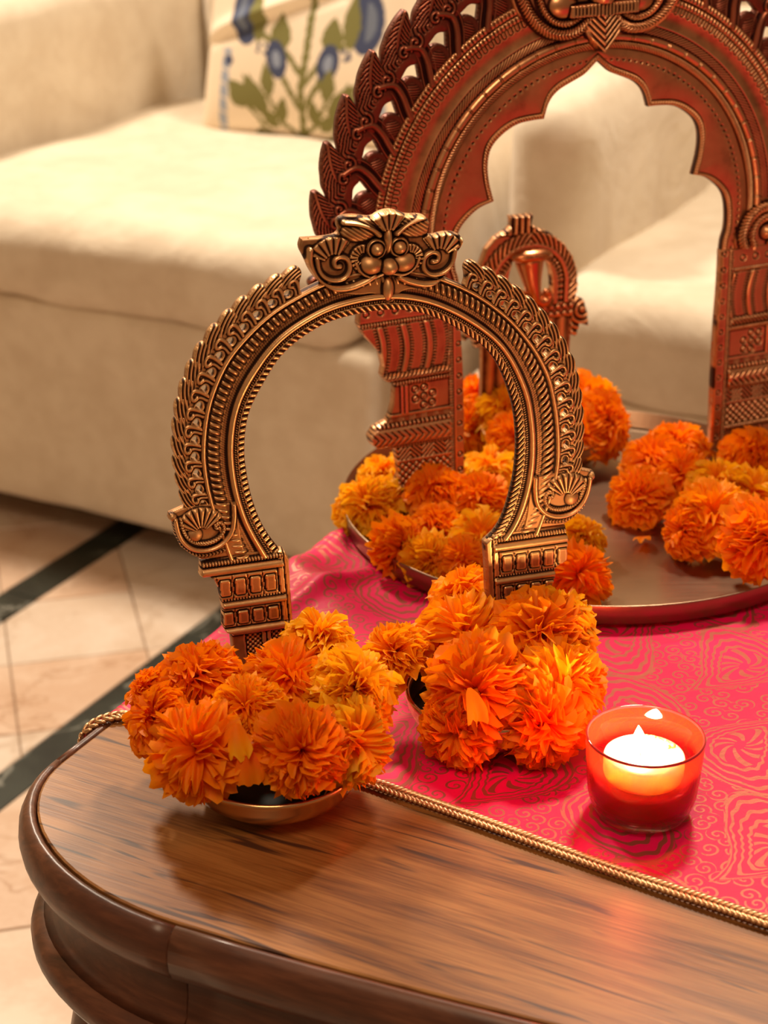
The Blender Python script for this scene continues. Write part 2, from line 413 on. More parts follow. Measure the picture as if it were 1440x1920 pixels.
    m = M('printed_cotton', Roughness=.9); a = m.n('Attribute'); a.attribute_name = 'print'; m.set('Base_Color', a.outputs['Color'])
    m.bump(m.noise(m.coord('Object'), 500, 2), .2, .001)
    root = empty('cushion', (0, 0, 0)); tag(root, 'square white cushion printed with green stems and blue flowers leaning on the left armchair', 'cushion')
    ob('cover', me, m.m, root)
    meb = mesh_np('back_cover', Vb, [f[:, ::-1]]); m2 = M('plain_cotton', Roughness=.9, Base_Color=(.70, .58, .42)); ob('back_cover', meb, m2.m, root)
    # piping
    cu = []
    for k in range(200):
        a = k / 200 * 4; s = int(a); f_ = (a - s) * 2 - 1
        p = [(f_, -1), (1, f_), (-f_, 1), (-1, -f_)][s]
        cu.append(Vector((p[0] * (1 - .045 * (1 - p[1] ** 2)) * hw, 0, p[1] * (1 - .045 * (1 - p[0] ** 2)) * hh + hh)))
    tube('piping', cu, .003, m2.m, root, closed=True)
    return root
def tube(name, pts, r, mat, parent=None, closed=False, seg=8, rf=None, kind=None):
    n = len(pts); V = []; F = []
    for k, p in enumerate(pts):
        a = pts[(k - 1) % n] if closed or k else p; b = pts[(k + 1) % n] if closed or k < n - 1 else p
        t = (b - a).normalized(); up = Vector((0, 1, 0)) if abs(t.y) < .9 else Vector((0, 0, 1)); s = t.cross(up).normalized(); u = s.cross(t)
        rr = r * (rf(k / (n - 1)) if rf else 1)
        for q in range(seg):
            an = 2 * math.pi * q / seg; V.append(p + s * math.cos(an) * rr + u * math.sin(an) * rr)
    for k in range(n if closed else n - 1):
        for q in range(seg): F.append((k * seg + q, k * seg + (q + 1) % seg, ((k + 1) % n) * seg + (q + 1) % seg, ((k + 1) % n) * seg + q))
    bm = bmesh.new(); vs = [bm.verts.new(v) for v in V]
    for f in F: bm.faces.new([vs[i] for i in f])
    if not closed: bm.faces.new(vs[:seg]); bm.faces.new(vs[-seg:])
    return bm_ob(name, bm, mat, parent)
pc = print_cushion(); c = P0 + EW * -.352 + ED * .520
pc.location = (c.x, c.y, .452); pc.rotation_euler = (R(-13), 0, SA + R(1))

# ---------------------------------------------------------------- table
C0 = Vector((-.249, .833, 0)); tabroot = empty('coffee_table', (C0.x, C0.y, 0), (0, 0, AX))
tag(tabroot, 'brown wooden coffee table with rounded corner and dark moulded edge under the pink cloth', 'table')
TW, TD, TR, TRY, X0 = 1.25, .675, .145, .10, .016
def outline(off, n=18):
    """list of (x,y,segment id) around the rounded rectangle, offset outward; starts on the left edge going to the front"""
    rx, ry = TR + off, TRY + off; o = []
    def arc(cx, cy, a0): 
        for k in range(n + 1):
            a = a0 + math.pi / 2 * k / n; o.append((cx + rx * math.cos(a), cy + ry * math.sin(a)))
    arc(X0 + TR, TRY, math.pi); arc(TW - TR, TRY, -math.pi / 2); arc(TW - TR, TD - TRY, 0); arc(X0 + TR, TD - TRY, math.pi / 2)
    return o
N1 = 19
def bow(x, y):
    """the front edge of the table is gently bowed inward"""
    q = min(max((x - .1) / (TW - .2), 0), 1); return y + .036 * math.sin(math.pi * q) ** 2 * max(0, 1 - y / TD) ** 2
def topmesh():
    bm = bmesh.new(); o = outline(0)
    ii = outline(-.0012)
    def dens(P):
        k = 2 * N1 - 1 - (N1 - 1); a0, a1 = P[N1 - 1], P[N1]; P = P[:N1] + [(a0[0] + (a1[0] - a0[0]) * t / 24, a0[1]) for t in range(1, 24)] + P[N1:]; return [(x, bow(x, y)) for x, y in P]
    o, ii = dens(o), dens(ii)
    a = [bm.verts.new((x, y, T)) for x, y in o]; b = [bm.verts.new((x, y, T - .02)) for x, y in o]
    bm2 = [bm.verts.new((x, y, T + .0006)) for x, y in ii]
    n = len(a)
    for k in range(n):
        j = (k + 1) % n; bm.faces.new((b[k], b[j], a[j], a[k])); bm.faces.new((a[k], a[j], bm2[j], bm2[k]))
    bm.faces.new(bm2); bm.faces.new(b[::-1]); return bm
bm_ob('tabletop', topmesh(), TOPWOOD, tabroot, False)
def sweep(name, prof, ks, mat, cap=.0006, base=0):
    """profile (offset, z) swept over the outline indices"""
    outs = [outline(p[0] + base) for p in prof]; V = []; n = len(outs[0])
    bm = bmesh.new(); rows = [[bm.verts.new((outs[q][k % n][0], bow(*outs[q][k % n]), prof[q][1])) for q in range(len(prof))] for k in ks]
    m_ = len(prof)
    for a, b in zip(rows, rows[1:]):
        for q in range(m_): bm.faces.new((a[q], b[q], b[(q + 1) % m_], a[(q + 1) % m_]))
    bm.faces.new(rows[0]); bm.faces.new(rows[-1][::-1])
    o = bm_ob(name, bm, mat, tabroot); return o
upper = [(.0008, T - .004), (.0010, T - .0012), (.0025, T + .0006), (.0050, T + .0004), (.0085, T - .003), (.0112, T - .009), (.0120, T - .016), (.0110, T - .023), (.0085, T - .0285), (.004, T - .0315), (-.004, T - .033), (-.004, T - .012)]
apron = [(-.006, T - .033), (-.0055, T - .040), (-.0050, T - .050), (-.003, T - .062), (.002, T - .070), (-.012, T - .074), (-.030, T - .074), (-.030, T - .033)]
lower = [(-.002, T - .068), (.005, T - .071), (.0085, T - .0745), (.0100, T - .0795), (.0098, T - .085), (.007, T - .090), (.001, T - .093), (-.028, T - .095), (-.028, T - .069)]
def corner(k): return list(range(k * N1, k * N1 + N1))
def side(k): return [k * N1 + N1 - 1, (k * N1 + N1) % (4 * N1)]
for k in range(4):
    ck = [corner(k)[0]] + corner(k)[1:]
    for nm, pr in (('edge_moulding', upper), ('apron', apron), ('lower_moulding', lower)):
        a = sweep(nm, pr, ck, DARKWOOD); 
        # straight run between corners, with a hairline joint
        o1, o2 = side(k)
        outs = [outline(p[0]) for p in pr]; bm = bmesh.new(); rows = []
        for f in [.0012] + [t / 24 for t in range(1, 24)] + [.9988]:
            rows.append([bm.verts.new((outs[q][o1][0] * (1 - f) + outs[q][o2][0] * f, bow(outs[q][o1][0] * (1 - f) + outs[q][o2][0] * f, outs[q][o1][1] * (1 - f) + outs[q][o2][1] * f), pr[q][1])) for q in range(len(pr))])
        for r0, r1 in zip(rows, rows[1:]):
            for q in range(len(pr)): bm.faces.new((r0[q], r1[q], r1[(q + 1) % len(pr)], r0[(q + 1) % len(pr)]))
        bm.faces.new(rows[0]); bm.faces.new(rows[-1][::-1]); bm_ob(nm, bm, DARKWOOD, tabroot)
for lx, ly in ((.085, .085), (TW - .085, .085), (TW - .085, TD - .085), (.085, TD - .085)):
    pts = []; sx = -1 if lx < .5 else 1; sy = -1 if ly < .3 else 1
    for k in range(15):
        t = k / 14; bow = .024 * math.sin(t * math.pi * 1.7); pts.append(Vector((lx + sx * bow, ly + sy * bow, (T - .09) * (1 - t))))
    tube('leg', pts, .034, DARKWOOD, tabroot, seg=14, rf=lambda t: 1.0 - .62 * t ** .7 + (.25 if t > .93 else 0))

# ---------------------------------------------------------------- brocade runner
clroot = empty('table_runner', (C0.x, C0.y, T), (0, 0, AX)); tag(clroot, 'pink brocade runner with gold paisley weave and braided gold edge', 'tablecloth')
def bfront(a):
    return float(np.interp(a, [-.05, .004, .018, .06, .1875, .2453, .2955, .3605, .4303, .9, 1.4], [.128, .142, .157, .163, .1605, .1545, .149, .1425, .137, .12, .12]))
def csurf(a, b):
    """cloth-space (a across from the left table edge, b depth) -> table-frame point"""
    z = .0022 + .0004 * math.sin(a * 38 + b * 9) * math.sin(b * 31)
    # folds pushed up beside the tray
    d1 = (b - .375) + (a - .02) * .55
    z += .010 * math.exp(-(d1 / .020) ** 2) * math.exp(-((a - .015) / .055) ** 2)
    d2 = (b - .50) + (a - .0) * .9
    z += .009 * math.exp(-(d2 / .03) ** 2) * math.exp(-((a + .00) / .05) ** 2)
    for (a0, b0_, a1, b1_, am, wd) in ((.032, .325, .068, .425, .0075, .0085), (.004, .40, .022, .475, .009, .011), (-.002, .30, .030, .315, .004, .010)):
        ex_, ey_ = a1 - a0, b1_ - b0_; tt_ = min(1.25, max(-.25, ((a - a0) * ex_ + (b - b0_) * ey_) / (ex_ * ex_ + ey_ * ey_)))
        dq = math.hypot(a - a0 - tt_ * ex_, b - b0_ - tt_ * ey_); z += am * math.exp(-(dq / wd) ** 2) * max(0, 1 - abs(tt_ - .5) * 1.2)
    z += .0022 * math.exp(-(((b - .37) * .6 + (a - .46)) / .012) ** 2) * math.exp(-((b - .30) / .07) ** 2)
    z += .0016 * math.exp(-(((b - .33) - (a - .52) * .8) / .010) ** 2) * math.exp(-((a - .52) / .05) ** 2)
    # lift only outside the tray
    rr = math.hypot(a - .1597, b - .5688)
    if rr < .19: z = min(z, .0028)
    # table outline near the rounded corner
    e = X0 - .002; by = min(b, TD - b)
    if by < TRY: e = X0 + TR - (TR + .002) * math.sqrt(max(0, 1 - ((TRY - by) / (TRY + .002)) ** 2))
    if a >= e: return Vector((a, b, z))
    s = e - a; r = .012
    if s < r * math.pi / 2:
        t = s / r; return Vector((e - (r + z * .6) * math.sin(t), b, z * math.cos(t) - r * (1 - math.cos(t))))
    return Vector((e - r - .001 - .006 * math.sin((s - .019) * 20) * (1 + .4 * math.sin(b * 40)), b, -r - (s - r * math.pi / 2)))
na, nb = 330, 170
aa = np.concatenate([np.linspace(-.085, .08, 110), np.linspace(.08, 1.235, na - 110)[1:]]); na = len(aa)
V = []; UV = []
for a in aa:
    b0 = bfront(max(a, -.05))
    for k in range(nb):
        b = b0 + (.672 - b0) * (k / (nb - 1)); V.append(csurf(a, b)); UV.append((a, b))
i, j = np.meshgrid(np.arange(na - 1), np.arange(nb - 1), indexing='ij')
F = np.stack([i * nb + j, (i + 1) * nb + j, (i + 1) * nb + j + 1, i * nb + j + 1], -1).reshape(-1, 4)
me = mesh_np('cloth', np.array(V), [F]); uvl = me.uv_layers.new(name='UVMap'); UV = np.array(UV, dtype=np.float32)
li = np.zeros(len(me.loops), dtype=np.int32); me.loops.foreach_get('vertex_index', li); uvl.data.foreach_set('uv', UV[li].ravel())
cl = ob('cloth', me, BROCADE, clroot)
sm = cl.modifiers.new('solid', 'SOLIDIFY'); sm.thickness = .0012; sm.offset = -1
# braid: two rows of slanted stitches along the front edge
bm = bmesh.new(); s = -.05; k = 0
path = []
while s < 1.2: path.append(s); s += .0031
for s in path:
    p = csurf(s, bfront(s)); p2 = csurf(s + .004, bfront(s + .004)); t = (p2 - p).normalized(); sd = Vector((0, 0, 1)).cross(t).normalized()
    if s < .0: sd = Vector((0, 1, 0)).lerp(sd, .3).normalized()
    nrm = t.cross(sd).normalized() * 1
    if nrm.z < 0 and s > 0: nrm = -nrm
    for sg in (-1, 1):
        c = p + sd * (.0025 * sg - .0008) + nrm * .0016; d = (t * 1.0 + sd * sg * .62).normalized()
        c = c + t * 0
        q = d.to_track_quat('X', 'Z').to_matrix().to_4x4()
        bmesh.ops.create_uvsphere(bm, u_segments=7, v_segments=5, radius=1, matrix=Matrix.Translation(c) @ q @ Matrix.Diagonal((.0042, .00135, .0016, 1)))
tag(bm_ob('braid', bm, BRAID, clroot), 'gold braided edging', kind='stuff')

# ---------------------------------------------------------------- tray
PC = (.155, 1.263)
tray = empty('tray', (*PC, T + .0032)); tag(tray, 'large round brushed metal tray with upright rim carrying the tall arch and marigolds', 'tray')
lathe_ob('dish', [(0, 0), (.165, 0), (.176, .0002), (.1835, .0015), (.1862, .0035), (.1872, .0165), (.1868, .0172), (.1862, .0168), (.1852, .0045), (.1825, .0027), (.175, .0018), (0, .0016)], STEEL, tray, 160)

# ---------------------------------------------------------------- relief castings
def poly_sdf(P):
    P = np.array(P, float)
    def f(Xx, Yy):
        d = np.full(Xx.shape, 1e9); s = np.zeros(Xx.shape, bool); n = len(P)
        for i in range(n):
            a, b = P[i], P[(i + 1) % n]; e = b - a; wx, wy = Xx - a[0], Yy - a[1]
            t = np.clip((wx * e[0] + wy * e[1]) / max(e @ e, 1e-9), 0, 1); d = np.minimum(d, (wx - e[0] * t) ** 2 + (wy - e[1] * t) ** 2)
            c = ((a[1] > Yy) != (b[1] > Yy)); 
            if abs(e[1]) > 1e-9: s ^= c & (Xx < e[0] * (Yy - a[1]) / e[1] + a[0])
        return np.where(s, -1, 1) * np.sqrt(d)
    return f
def line_d(Xx, Yy, P):
    P = np.array(P, float); d = np.full(Xx.shape, 1e9); al = np.zeros(Xx.shape); acc = 0
    for a, b in zip(P, P[1:]):
        e = b - a; L = math.hypot(*e); t = np.clip(((Xx - a[0]) * e[0] + (Yy - a[1]) * e[1]) / max(L * L, 1e-9), 0, 1)
        dd = np.hypot(Xx - a[0] - e[0] * t, Yy - a[1] - e[1] * t); m_ = dd < d; d = np.where(m_, dd, d); al = np.where(m_, acc + t * L, al); acc += L
    return d, al
def smooth_pts(P, k=3):
    P = [np.array(p, float) for p in P]
    for _ in range(k):
        Q = [P[0]]
        for a, b in zip(P, P[1:]): Q += [a * .75 + b * .25, a * .25 + b * .75]
        P = Q + [P[-1]]
    return P
def tubeh(d, w, h): return h * np.sqrt(np.clip(1 - (d / w) ** 2, 0, 1))
def rope(Xx, Yy, P, w, h, per=2.2, amt=.25, slant=1.0):
    d, al = line_d(Xx, Yy, P); return tubeh(d, w, h) * (1 - amt + amt * np.sin(2 * np.pi * (al + slant * d) / per))
def spiral(cx, cy, r0, turns, a0, sg=1, n=40): 
    return [(cx + r0 * (1 - t) ** .8 * math.cos(a0 + sg * turns * 2 * math.pi * t), cy + r0 * (1 - t) ** .8 * math.sin(a0 + sg * turns * 2 * math.pi * t)) for t in [k / n for k in range(n)]]
def bump_(Xx, Yy, cx, cy, rx, ry, h, rot=0):
    c, s = math.cos(rot), math.sin(rot); x, y = (Xx - cx) * c + (Yy - cy) * s, -(Xx - cx) * s + (Yy - cy) * c
    return h * np.sqrt(np.clip(1 - (x / rx) ** 2 - (y / ry) ** 2, 0, 1))
def ring(Xx, Yy, cx, cy, r, w, dep): return -dep * np.exp(-((np.hypot(Xx - cx, Yy - cy) - r) / w) ** 2)
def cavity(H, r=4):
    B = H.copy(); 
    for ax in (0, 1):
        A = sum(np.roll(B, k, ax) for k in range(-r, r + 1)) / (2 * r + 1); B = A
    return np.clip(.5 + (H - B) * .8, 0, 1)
def relief(name, sdf, Hf, bounds, res, mat, parent, th=3.0, edge=.9, crad=4):
    x0, x1, y0, y1 = bounds; xs = np.arange(x0 - res, x1 + 2 * res, res); ys = np.arange(y0 - res, y1 + 2 * res, res)
    Xx, Yy = np.meshgrid(xs, ys, indexing='ij'); D = sdf(Xx, Yy)
    gx, gy = np.gradient(D, res); gl = np.maximum(np.hypot(gx, gy), .3)
    near = abs(D) < res * .72
    Xs = np.where(near, Xx - gx / gl ** 2 * D, Xx); Ys = np.where(near, Yy - gy / gl ** 2 * D, Yy)
    inside = (D < 0) | near
    H = Hf(Xs, Ys); cv = cavity(H, crad)
    H = H * np.clip(np.where(near, .0, -D) / edge, 0, 1) ** .5 
    nx, ny = Xx.shape; idx = np.arange(nx * ny).reshape(nx, ny)
    q = inside[:-1, :-1] & inside[1:, :-1] & inside[1:, 1:] & inside[:-1, 1:]
    q &= (D[:-1, :-1] + D[1:, :-1] + D[1:, 1:] + D[:-1, 1:]) < res * .3
    f = np.stack([idx[:-1, :-1][q], idx[1:, :-1][q], idx[1:, 1:][q], idx[:-1, 1:][q]], -1)
    used = np.unique(f); mp = np.full(nx * ny, -1); mp[used] = np.arange(len(used)); f = mp[f]; n = len(used)
    Vx, Vy, Vh = Xs.ravel()[used], Ys.ravel()[used], H.ravel()[used]
    V = np.concatenate([np.stack([Vx, -Vh, Vy], -1), np.stack([Vx, np.full(n, th), Vy], -1)]) * .001
    E = np.concatenate([f[:, [0, 1]], f[:, [1, 2]], f[:, [2, 3]], f[:, [3, 0]]]); key = E[:, 0] * (n + 1) + E[:, 1]; rk = E[:, 1] * (n + 1) + E[:, 0]
    be = E[~np.isin(key, rk)]
    side_ = np.stack([be[:, 1], be[:, 0], be[:, 0] + n, be[:, 1] + n], -1)
    me = mesh_np(name, V, [f, f[:, ::-1] + n, side_]); c = cv.ravel()[used]
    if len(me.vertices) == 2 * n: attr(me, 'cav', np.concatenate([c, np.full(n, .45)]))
    return ob(name, me, mat, parent)
def band(name, Pf, S, offs, Hf, mat, parent, th=3.0, crad=3):
    """Pf(s, o)->(x,y); H(s,o) height; closed cross-section"""
    ns, no = len(S), len(offs); Sg, Og = np.meshgrid(S, offs, indexing='ij'); Px, Py = Pf(Sg, Og); H = Hf(Sg, Og)
    cv = cavity(H, crad); H = H * 1.0; H[:, 0] = 0; H[:, -1] = 0
    Vx = np.concatenate([Px, Px[:, -1:], Px[:, :1]], 1); Vy = np.concatenate([Py, Py[:, -1:], Py[:, :1]], 1)
    Vh = np.concatenate([-H, np.full((ns, 2), th)], 1); k = no + 2
    V = np.stack([Vx, Vh, Vy], -1).reshape(-1, 3) * .001
    i, j = np.meshgrid(np.arange(ns - 1), np.arange(k), indexing='ij'); j2 = (j + 1) % k
    F = np.stack([i * k + j, i * k + j2, (i + 1) * k + j2, (i + 1) * k + j], -1).reshape(-1, 4)
    caps = [np.arange(k)[None, :], (np.arange(k)[::-1] + (ns - 1) * k)[None, :]]
    me = mesh_np(name, V, [F] + caps)
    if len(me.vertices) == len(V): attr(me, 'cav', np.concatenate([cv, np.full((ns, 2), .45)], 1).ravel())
    bm = bmesh.new(); bm.from_mesh(me); bmesh.ops.recalc_face_normals(bm, faces=bm.faces); bm.to_mesh(me); bm.free()
    return ob(name, me, mat, parent)
def resample(P, n):
    P = np.array(smooth_pts(P, 3)); d = np.concatenate([[0], np.cumsum(np.hypot(*np.diff(P, axis=0).T))]); t = np.linspace(0, d[-1], n)
    return np.stack([np.interp(t, d, P[:, 0]), np.interp(t, d, P[:, 1])], -1), d[-1]

# ---------------------------------------------------------------- small brass arch
sa = empty('brass_arch', (-.074, .95, T + .003), (0, 0, R(18)))
tag(sa, 'small horseshoe brass arch with leafy rim and lion face standing behind the two front bowls', 'ornamental arch')
inner = [(15.8, 113.5), (12.9, 118.1), (7.7, 126.1), (2.6, 136.6), (-.9, 148.2), (-3.1, 158.1), (-4.8, 172.2), (-5.2, 180.4), (-4.1, 193.8), (-1.6, 204.1), (2.6, 212.5), (8.1, 221.4), (14.5, 231.4), (22.3, 239.3), (33.5, 246.5), (46.3, 252.2), (62.8, 254.8), (77.8, 255.5), (90, 254.2), (103.2, 250.4), (116.1, 243.7), (127.6, 235.9), (137.5, 228), (144.7, 219.9), (149.6, 211.1), (153.9, 200.4), (158, 187.9), (160.1, 173.8), (160.9, 159.4), (159.7, 143.3), (156.7, 129.4), (153.3, 118), (148.7, 109.8), (142.2, 103.7)]
ridge = [(-17, 115), (-21, 130), (-25.8, 146), (-29, 161.6), (-30.3, 175.4), (-30.5, 183.6), (-29, 198.4), (-26, 212.4), (-20.3, 226.5), (-13.3, 238.9), (-3.6, 249), (6.7, 257.9), (16.8, 264.6), (35.6, 273.2), (53.1, 278.8), (77.8, 280.6), (99.8, 276.3), (115.7, 269.9), (129.3, 262.7), (139.5, 255.7), (151.2, 245.9), (159.8, 237), (168.5, 226.1), (175.2, 215.2), (180, 205.1), (183.2, 193.3), (185.8, 181.2), (187.6, 166.8), (188.4, 152.5), (187.1, 140.4), (184, 128), (180, 116), (176, 104)]
NS = 1500
I_, Li = resample(inner, NS); O_, Lo = resample(ridge, NS); sidx = np.arange(NS)
no = 46; offs = np.linspace(0, 1, no)
def Pf(S, O):
    k = S.astype(int); return I_[k, 0] * (1 - O) + O_[k, 0] * O, I_[k, 1] * (1 - O) + O_[k, 1] * O
def smin01(x, a, b): return np.clip((x - a) / (b - a), 0, 1)
def Hsa(S, O):
    al = S / NS * 480.
    h = np.full(S.shape, 1.6)
    m_ = (O < .20); h = np.where(m_, 1.0 + 1.6 * smin01(O, 0, .2) + .75 * np.sign(np.sin(2 * np.pi * (al + O * 22) / 4.2)) * (O < .17), h)
    m_ = (O >= .20) & (O < .27); h = np.where(m_, 1.5 + 1.2 * np.sqrt(np.clip(1 - ((O - .235) / .035) ** 2, 0, 1)) * (.6 + .4 * np.sin(2 * np.pi * al / 1.7)), h)
    m_ = (O >= .28) & (O < .42); h = np.where(m_, 2.0 + 2.6 * np.sqrt(np.clip(1 - ((O - .35) / .07) ** 2, 0, 1)), h)
    m_ = (O >= .42) & (O < .60); h = np.where(m_, 1.4 + .5 * np.abs(np.sin((O - .42) / .18 * np.pi * 3)) * (.75 + .25 * np.sin(2 * np.pi * al / 1.6)), h)
    m_ = (O >= .61) & (O < .87); rb = np.sin(2 * np.pi * (al + (O - .74) * 6) / 4.35)
    h = np.where(m_, 1.6 + 2.4 * np.sqrt(np.clip(1 - ((O - .74) / .13) ** 2, 0, 1)) * np.clip(.45 + .85 * rb, 0.1, 1), h)
    m_ = (O >= .90); h = np.where(m_, 1.6 + 2.3 * np.sqrt(np.clip(1 - ((O - .95) / .05) ** 2, 0, 1)), h)
    return h
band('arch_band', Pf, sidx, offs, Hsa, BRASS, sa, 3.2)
# rim leaves: one leaf, copied round the rim (x tangential, y outward)
def small_leaf(sg):
    P = smooth_pts([(-6, -1), (2.4, -1), (2.6, 3.4), (4.2, 7.2), (6.8, 10.8), (7.2, 14.4), (5.6, 17.4), (2.0, 18), (-2.2, 16.4), (-5.6, 13.8), (-7.4, 9.4), (-6, -1)], 2)
    ps = poly_sdf([(sg * p[0], p[1]) for p in P])
    hole = lambda x, y: 1.9 - np.hypot(x - sg * -4.4, y - 3.6)
    sd = lambda x, y: np.maximum(ps(x, y), hole(x, y))
    def H(x, y):
        x = x * sg; h = 1.3 + 1.5 * np.sqrt(np.clip(y / 17, 0, 1)) * np.exp(-((x + y * .0) / 9) ** 2)
        dd = np.hypot(x - 7.5, y + 2); h = h + .55 * np.sin(dd * 2.9) * (y > 9.5) 
        h = np.maximum(h, rope(x, y, smooth_pts([(1.4, 0), (2.6, 6), (2.2, 10), (-1, 10.2), (-2.4, 7.6), (-.6, 6.2)], 2), 1.35, 3.6, 50, 0))
        h = np.maximum(h, rope(x, y, smooth_pts([(-.8, 0), (0, 3.4), (-.4, 6.2)], 2), 1.0, 3.0, 50, 0))
        h = np.maximum(h, tubeh(np.abs(np.hypot(x + 4.4, y - 3.6) - 2.6), .7, 2.8))
        return h
    return relief('leaf', sd, H, (-8, 8, -1.2, 18), .34, BRASS, sa, 2.6, .6, 3)
lf = {s: small_leaf(s) for s in (1, -1)}
Rp = np.array(smooth_pts(ridge, 3)); rl = np.concatenate([[0], np.cumsum(np.hypot(*np.diff(Rp, axis=0).T))])
def on_ridge(s):
    x, y = np.interp(s, rl, Rp[:, 0]), np.interp(s, rl, Rp[:, 1]); x2, y2 = np.interp(s + 1, rl, Rp[:, 0]), np.interp(s + 1, rl, Rp[:, 1]); return x, y, math.atan2(y2 - y, x2 - x)
def s_of(v, left):
    ii = [k for k in range(len(Rp)) if (Rp[k, 0] < 77) == left]; k = min(ii, key=lambda k: abs(Rp[k, 1] - v)); return rl[k]
for left in (True, False):
    sA, sB = (s_of(156, True), s_of(269, True)) if left else (s_of(264, False), s_of(146, False))
    n = 15
    for k in range(n):
        s_ = sA + (sB - sA) * k / (n - 1); x, y, a = on_ridge(s_)
        first = (k == 0); src = lf[1 if left else -1]
        o = src if first else copy_obj(src, sa)
        sc_ = .86 + .14 * math.sin(k / (n - 1) * math.pi)
        nx_, ny_ = -math.sin(a), math.cos(a)
        o.location = ((x + nx_ * .2) * .001, .0002 * (k % 2), (y + ny_ * .2) * .001); o.rotation_euler = (0, -a, 0); o.scale = (sc_ * 1.28, 1, sc_ * .97)
# legs
def small_leg(name, P, inner_line, side_, dv):
    ps = poly_sdf(P); (ax, ay), (bx, by) = inner_line
    def H(x, y):
        xi = np.interp(y, [by, ay], [bx, ax]); d = (xi - x) if side_ < 0 else (x - xi); v = y - dv
        h = np.full(x.shape, 2.2)
        # inner vertical strips
        h = np.where(d < 3.2, 3.4, h); h = np.where((d > 3.2) & (d < 4.2), 1.6, h); h = np.where((d >= 4.2) & (d < 7), 3.8, h); h = np.where((d >= 7) & (d < 8), 1.2, h)
        o = d >= 8
        def bar(a, b, hh, beads=0):
            nonlocal h
            c, w_ = (a + b) / 2, (b - a) / 2; q = hh * np.sqrt(np.clip(1 - ((v - c) / w_) ** 2, 0, 1)) ** .6
            if beads: q = q * (.82 + .18 * np.sin(2 * np.pi * d / 1.8))
            h = np.where((v > a) & (v < b) & (d > 4), np.maximum(q, 1.5), h)
        bar(112.6, 115.6, 5.2, 1); bar(106.5, 112, 5.6); 
        def cells(a, b, base, n, slope):
            nonlocal h
            m_ = (v > a) & (v < b) & o; t = (d - 8) / (46 - 8) * n; fx = (t - np.floor(t) - .5) * (38. / n); fy = v - (a + b) / 2
            rr = np.maximum(abs(fx) - 2.0, 0) ** 2 + np.maximum(abs(fy) - (b - a) * .28, 0) ** 2
            cell = np.sqrt(rr); hh = base + slope * (v - a) / (b - a) + np.where(cell < .9, .9, 0) - np.where((cell >= .9) & (cell < 1.9), 1.1, 0) - .8 * (abs(fx) > 38. / n / 2 - .45)
            h = np.where(m_, hh, h)
        cells(90, 105.5, 2.8, 4.2, 1.6); bar(84, 88.5, 5.2); bar(88.6, 90.2, 3.6, 1); cells(72, 83.5, 3.2, 4.2, .4); bar(66, 71.5, 5.4)
        m_ = (v < 66) & o; lat = .5 * (np.sin(2 * np.pi * (x + y) / 3.2) + np.sin(2 * np.pi * (x - y) / 3.2))
        h = np.where(m_, 1.4 + .7 * lat, h); h = np.where(m_ & (abs(d - 18) < 2.6), 3.6, h); h = np.where(m_ & (abs(d - 18) < .5), 2.4, h)
        h = np.where(m_ & (d > 31), 3.2, h)
        return h
    return relief(name, ps, H, (min(p[0] for p in P), max(p[0] for p in P), min(p[1] for p in P), max(p[1] for p in P)), .42, BRASS, sa, 4.0, .7, 3)
small_leg('leg', [(-33, 115.8), (-34, 107), (-26.5, 104.6), (-23.4, 97), (-22.2, 89.5), (-21.5, 84), (-21.7, 72.0), (-20.5, 69), (-17.2, 67.4), (-16.4, 54), (-16, 0), (26.5, 0), (23.5, 30), (21, 60), (19.6, 90), (19, 111), (16, 116.5), (-5, 118.5)], ((19, 111), (26, 0)), -1, 0)
small_leg('leg', [(141.2, 103), (142.4, 90), (144, 60), (146.5, 30), (149.5, 0), (184, 0), (184, 52), (186, 56.6), (188.6, 62), (186, 68.9), (188.2, 72.9), (187.6, 78.6), (195.2, 84.2), (195.6, 96), (194, 107), (165, 108.5), (148, 108.5)], ((142, 103), (149.5, 0)), 1, -10)
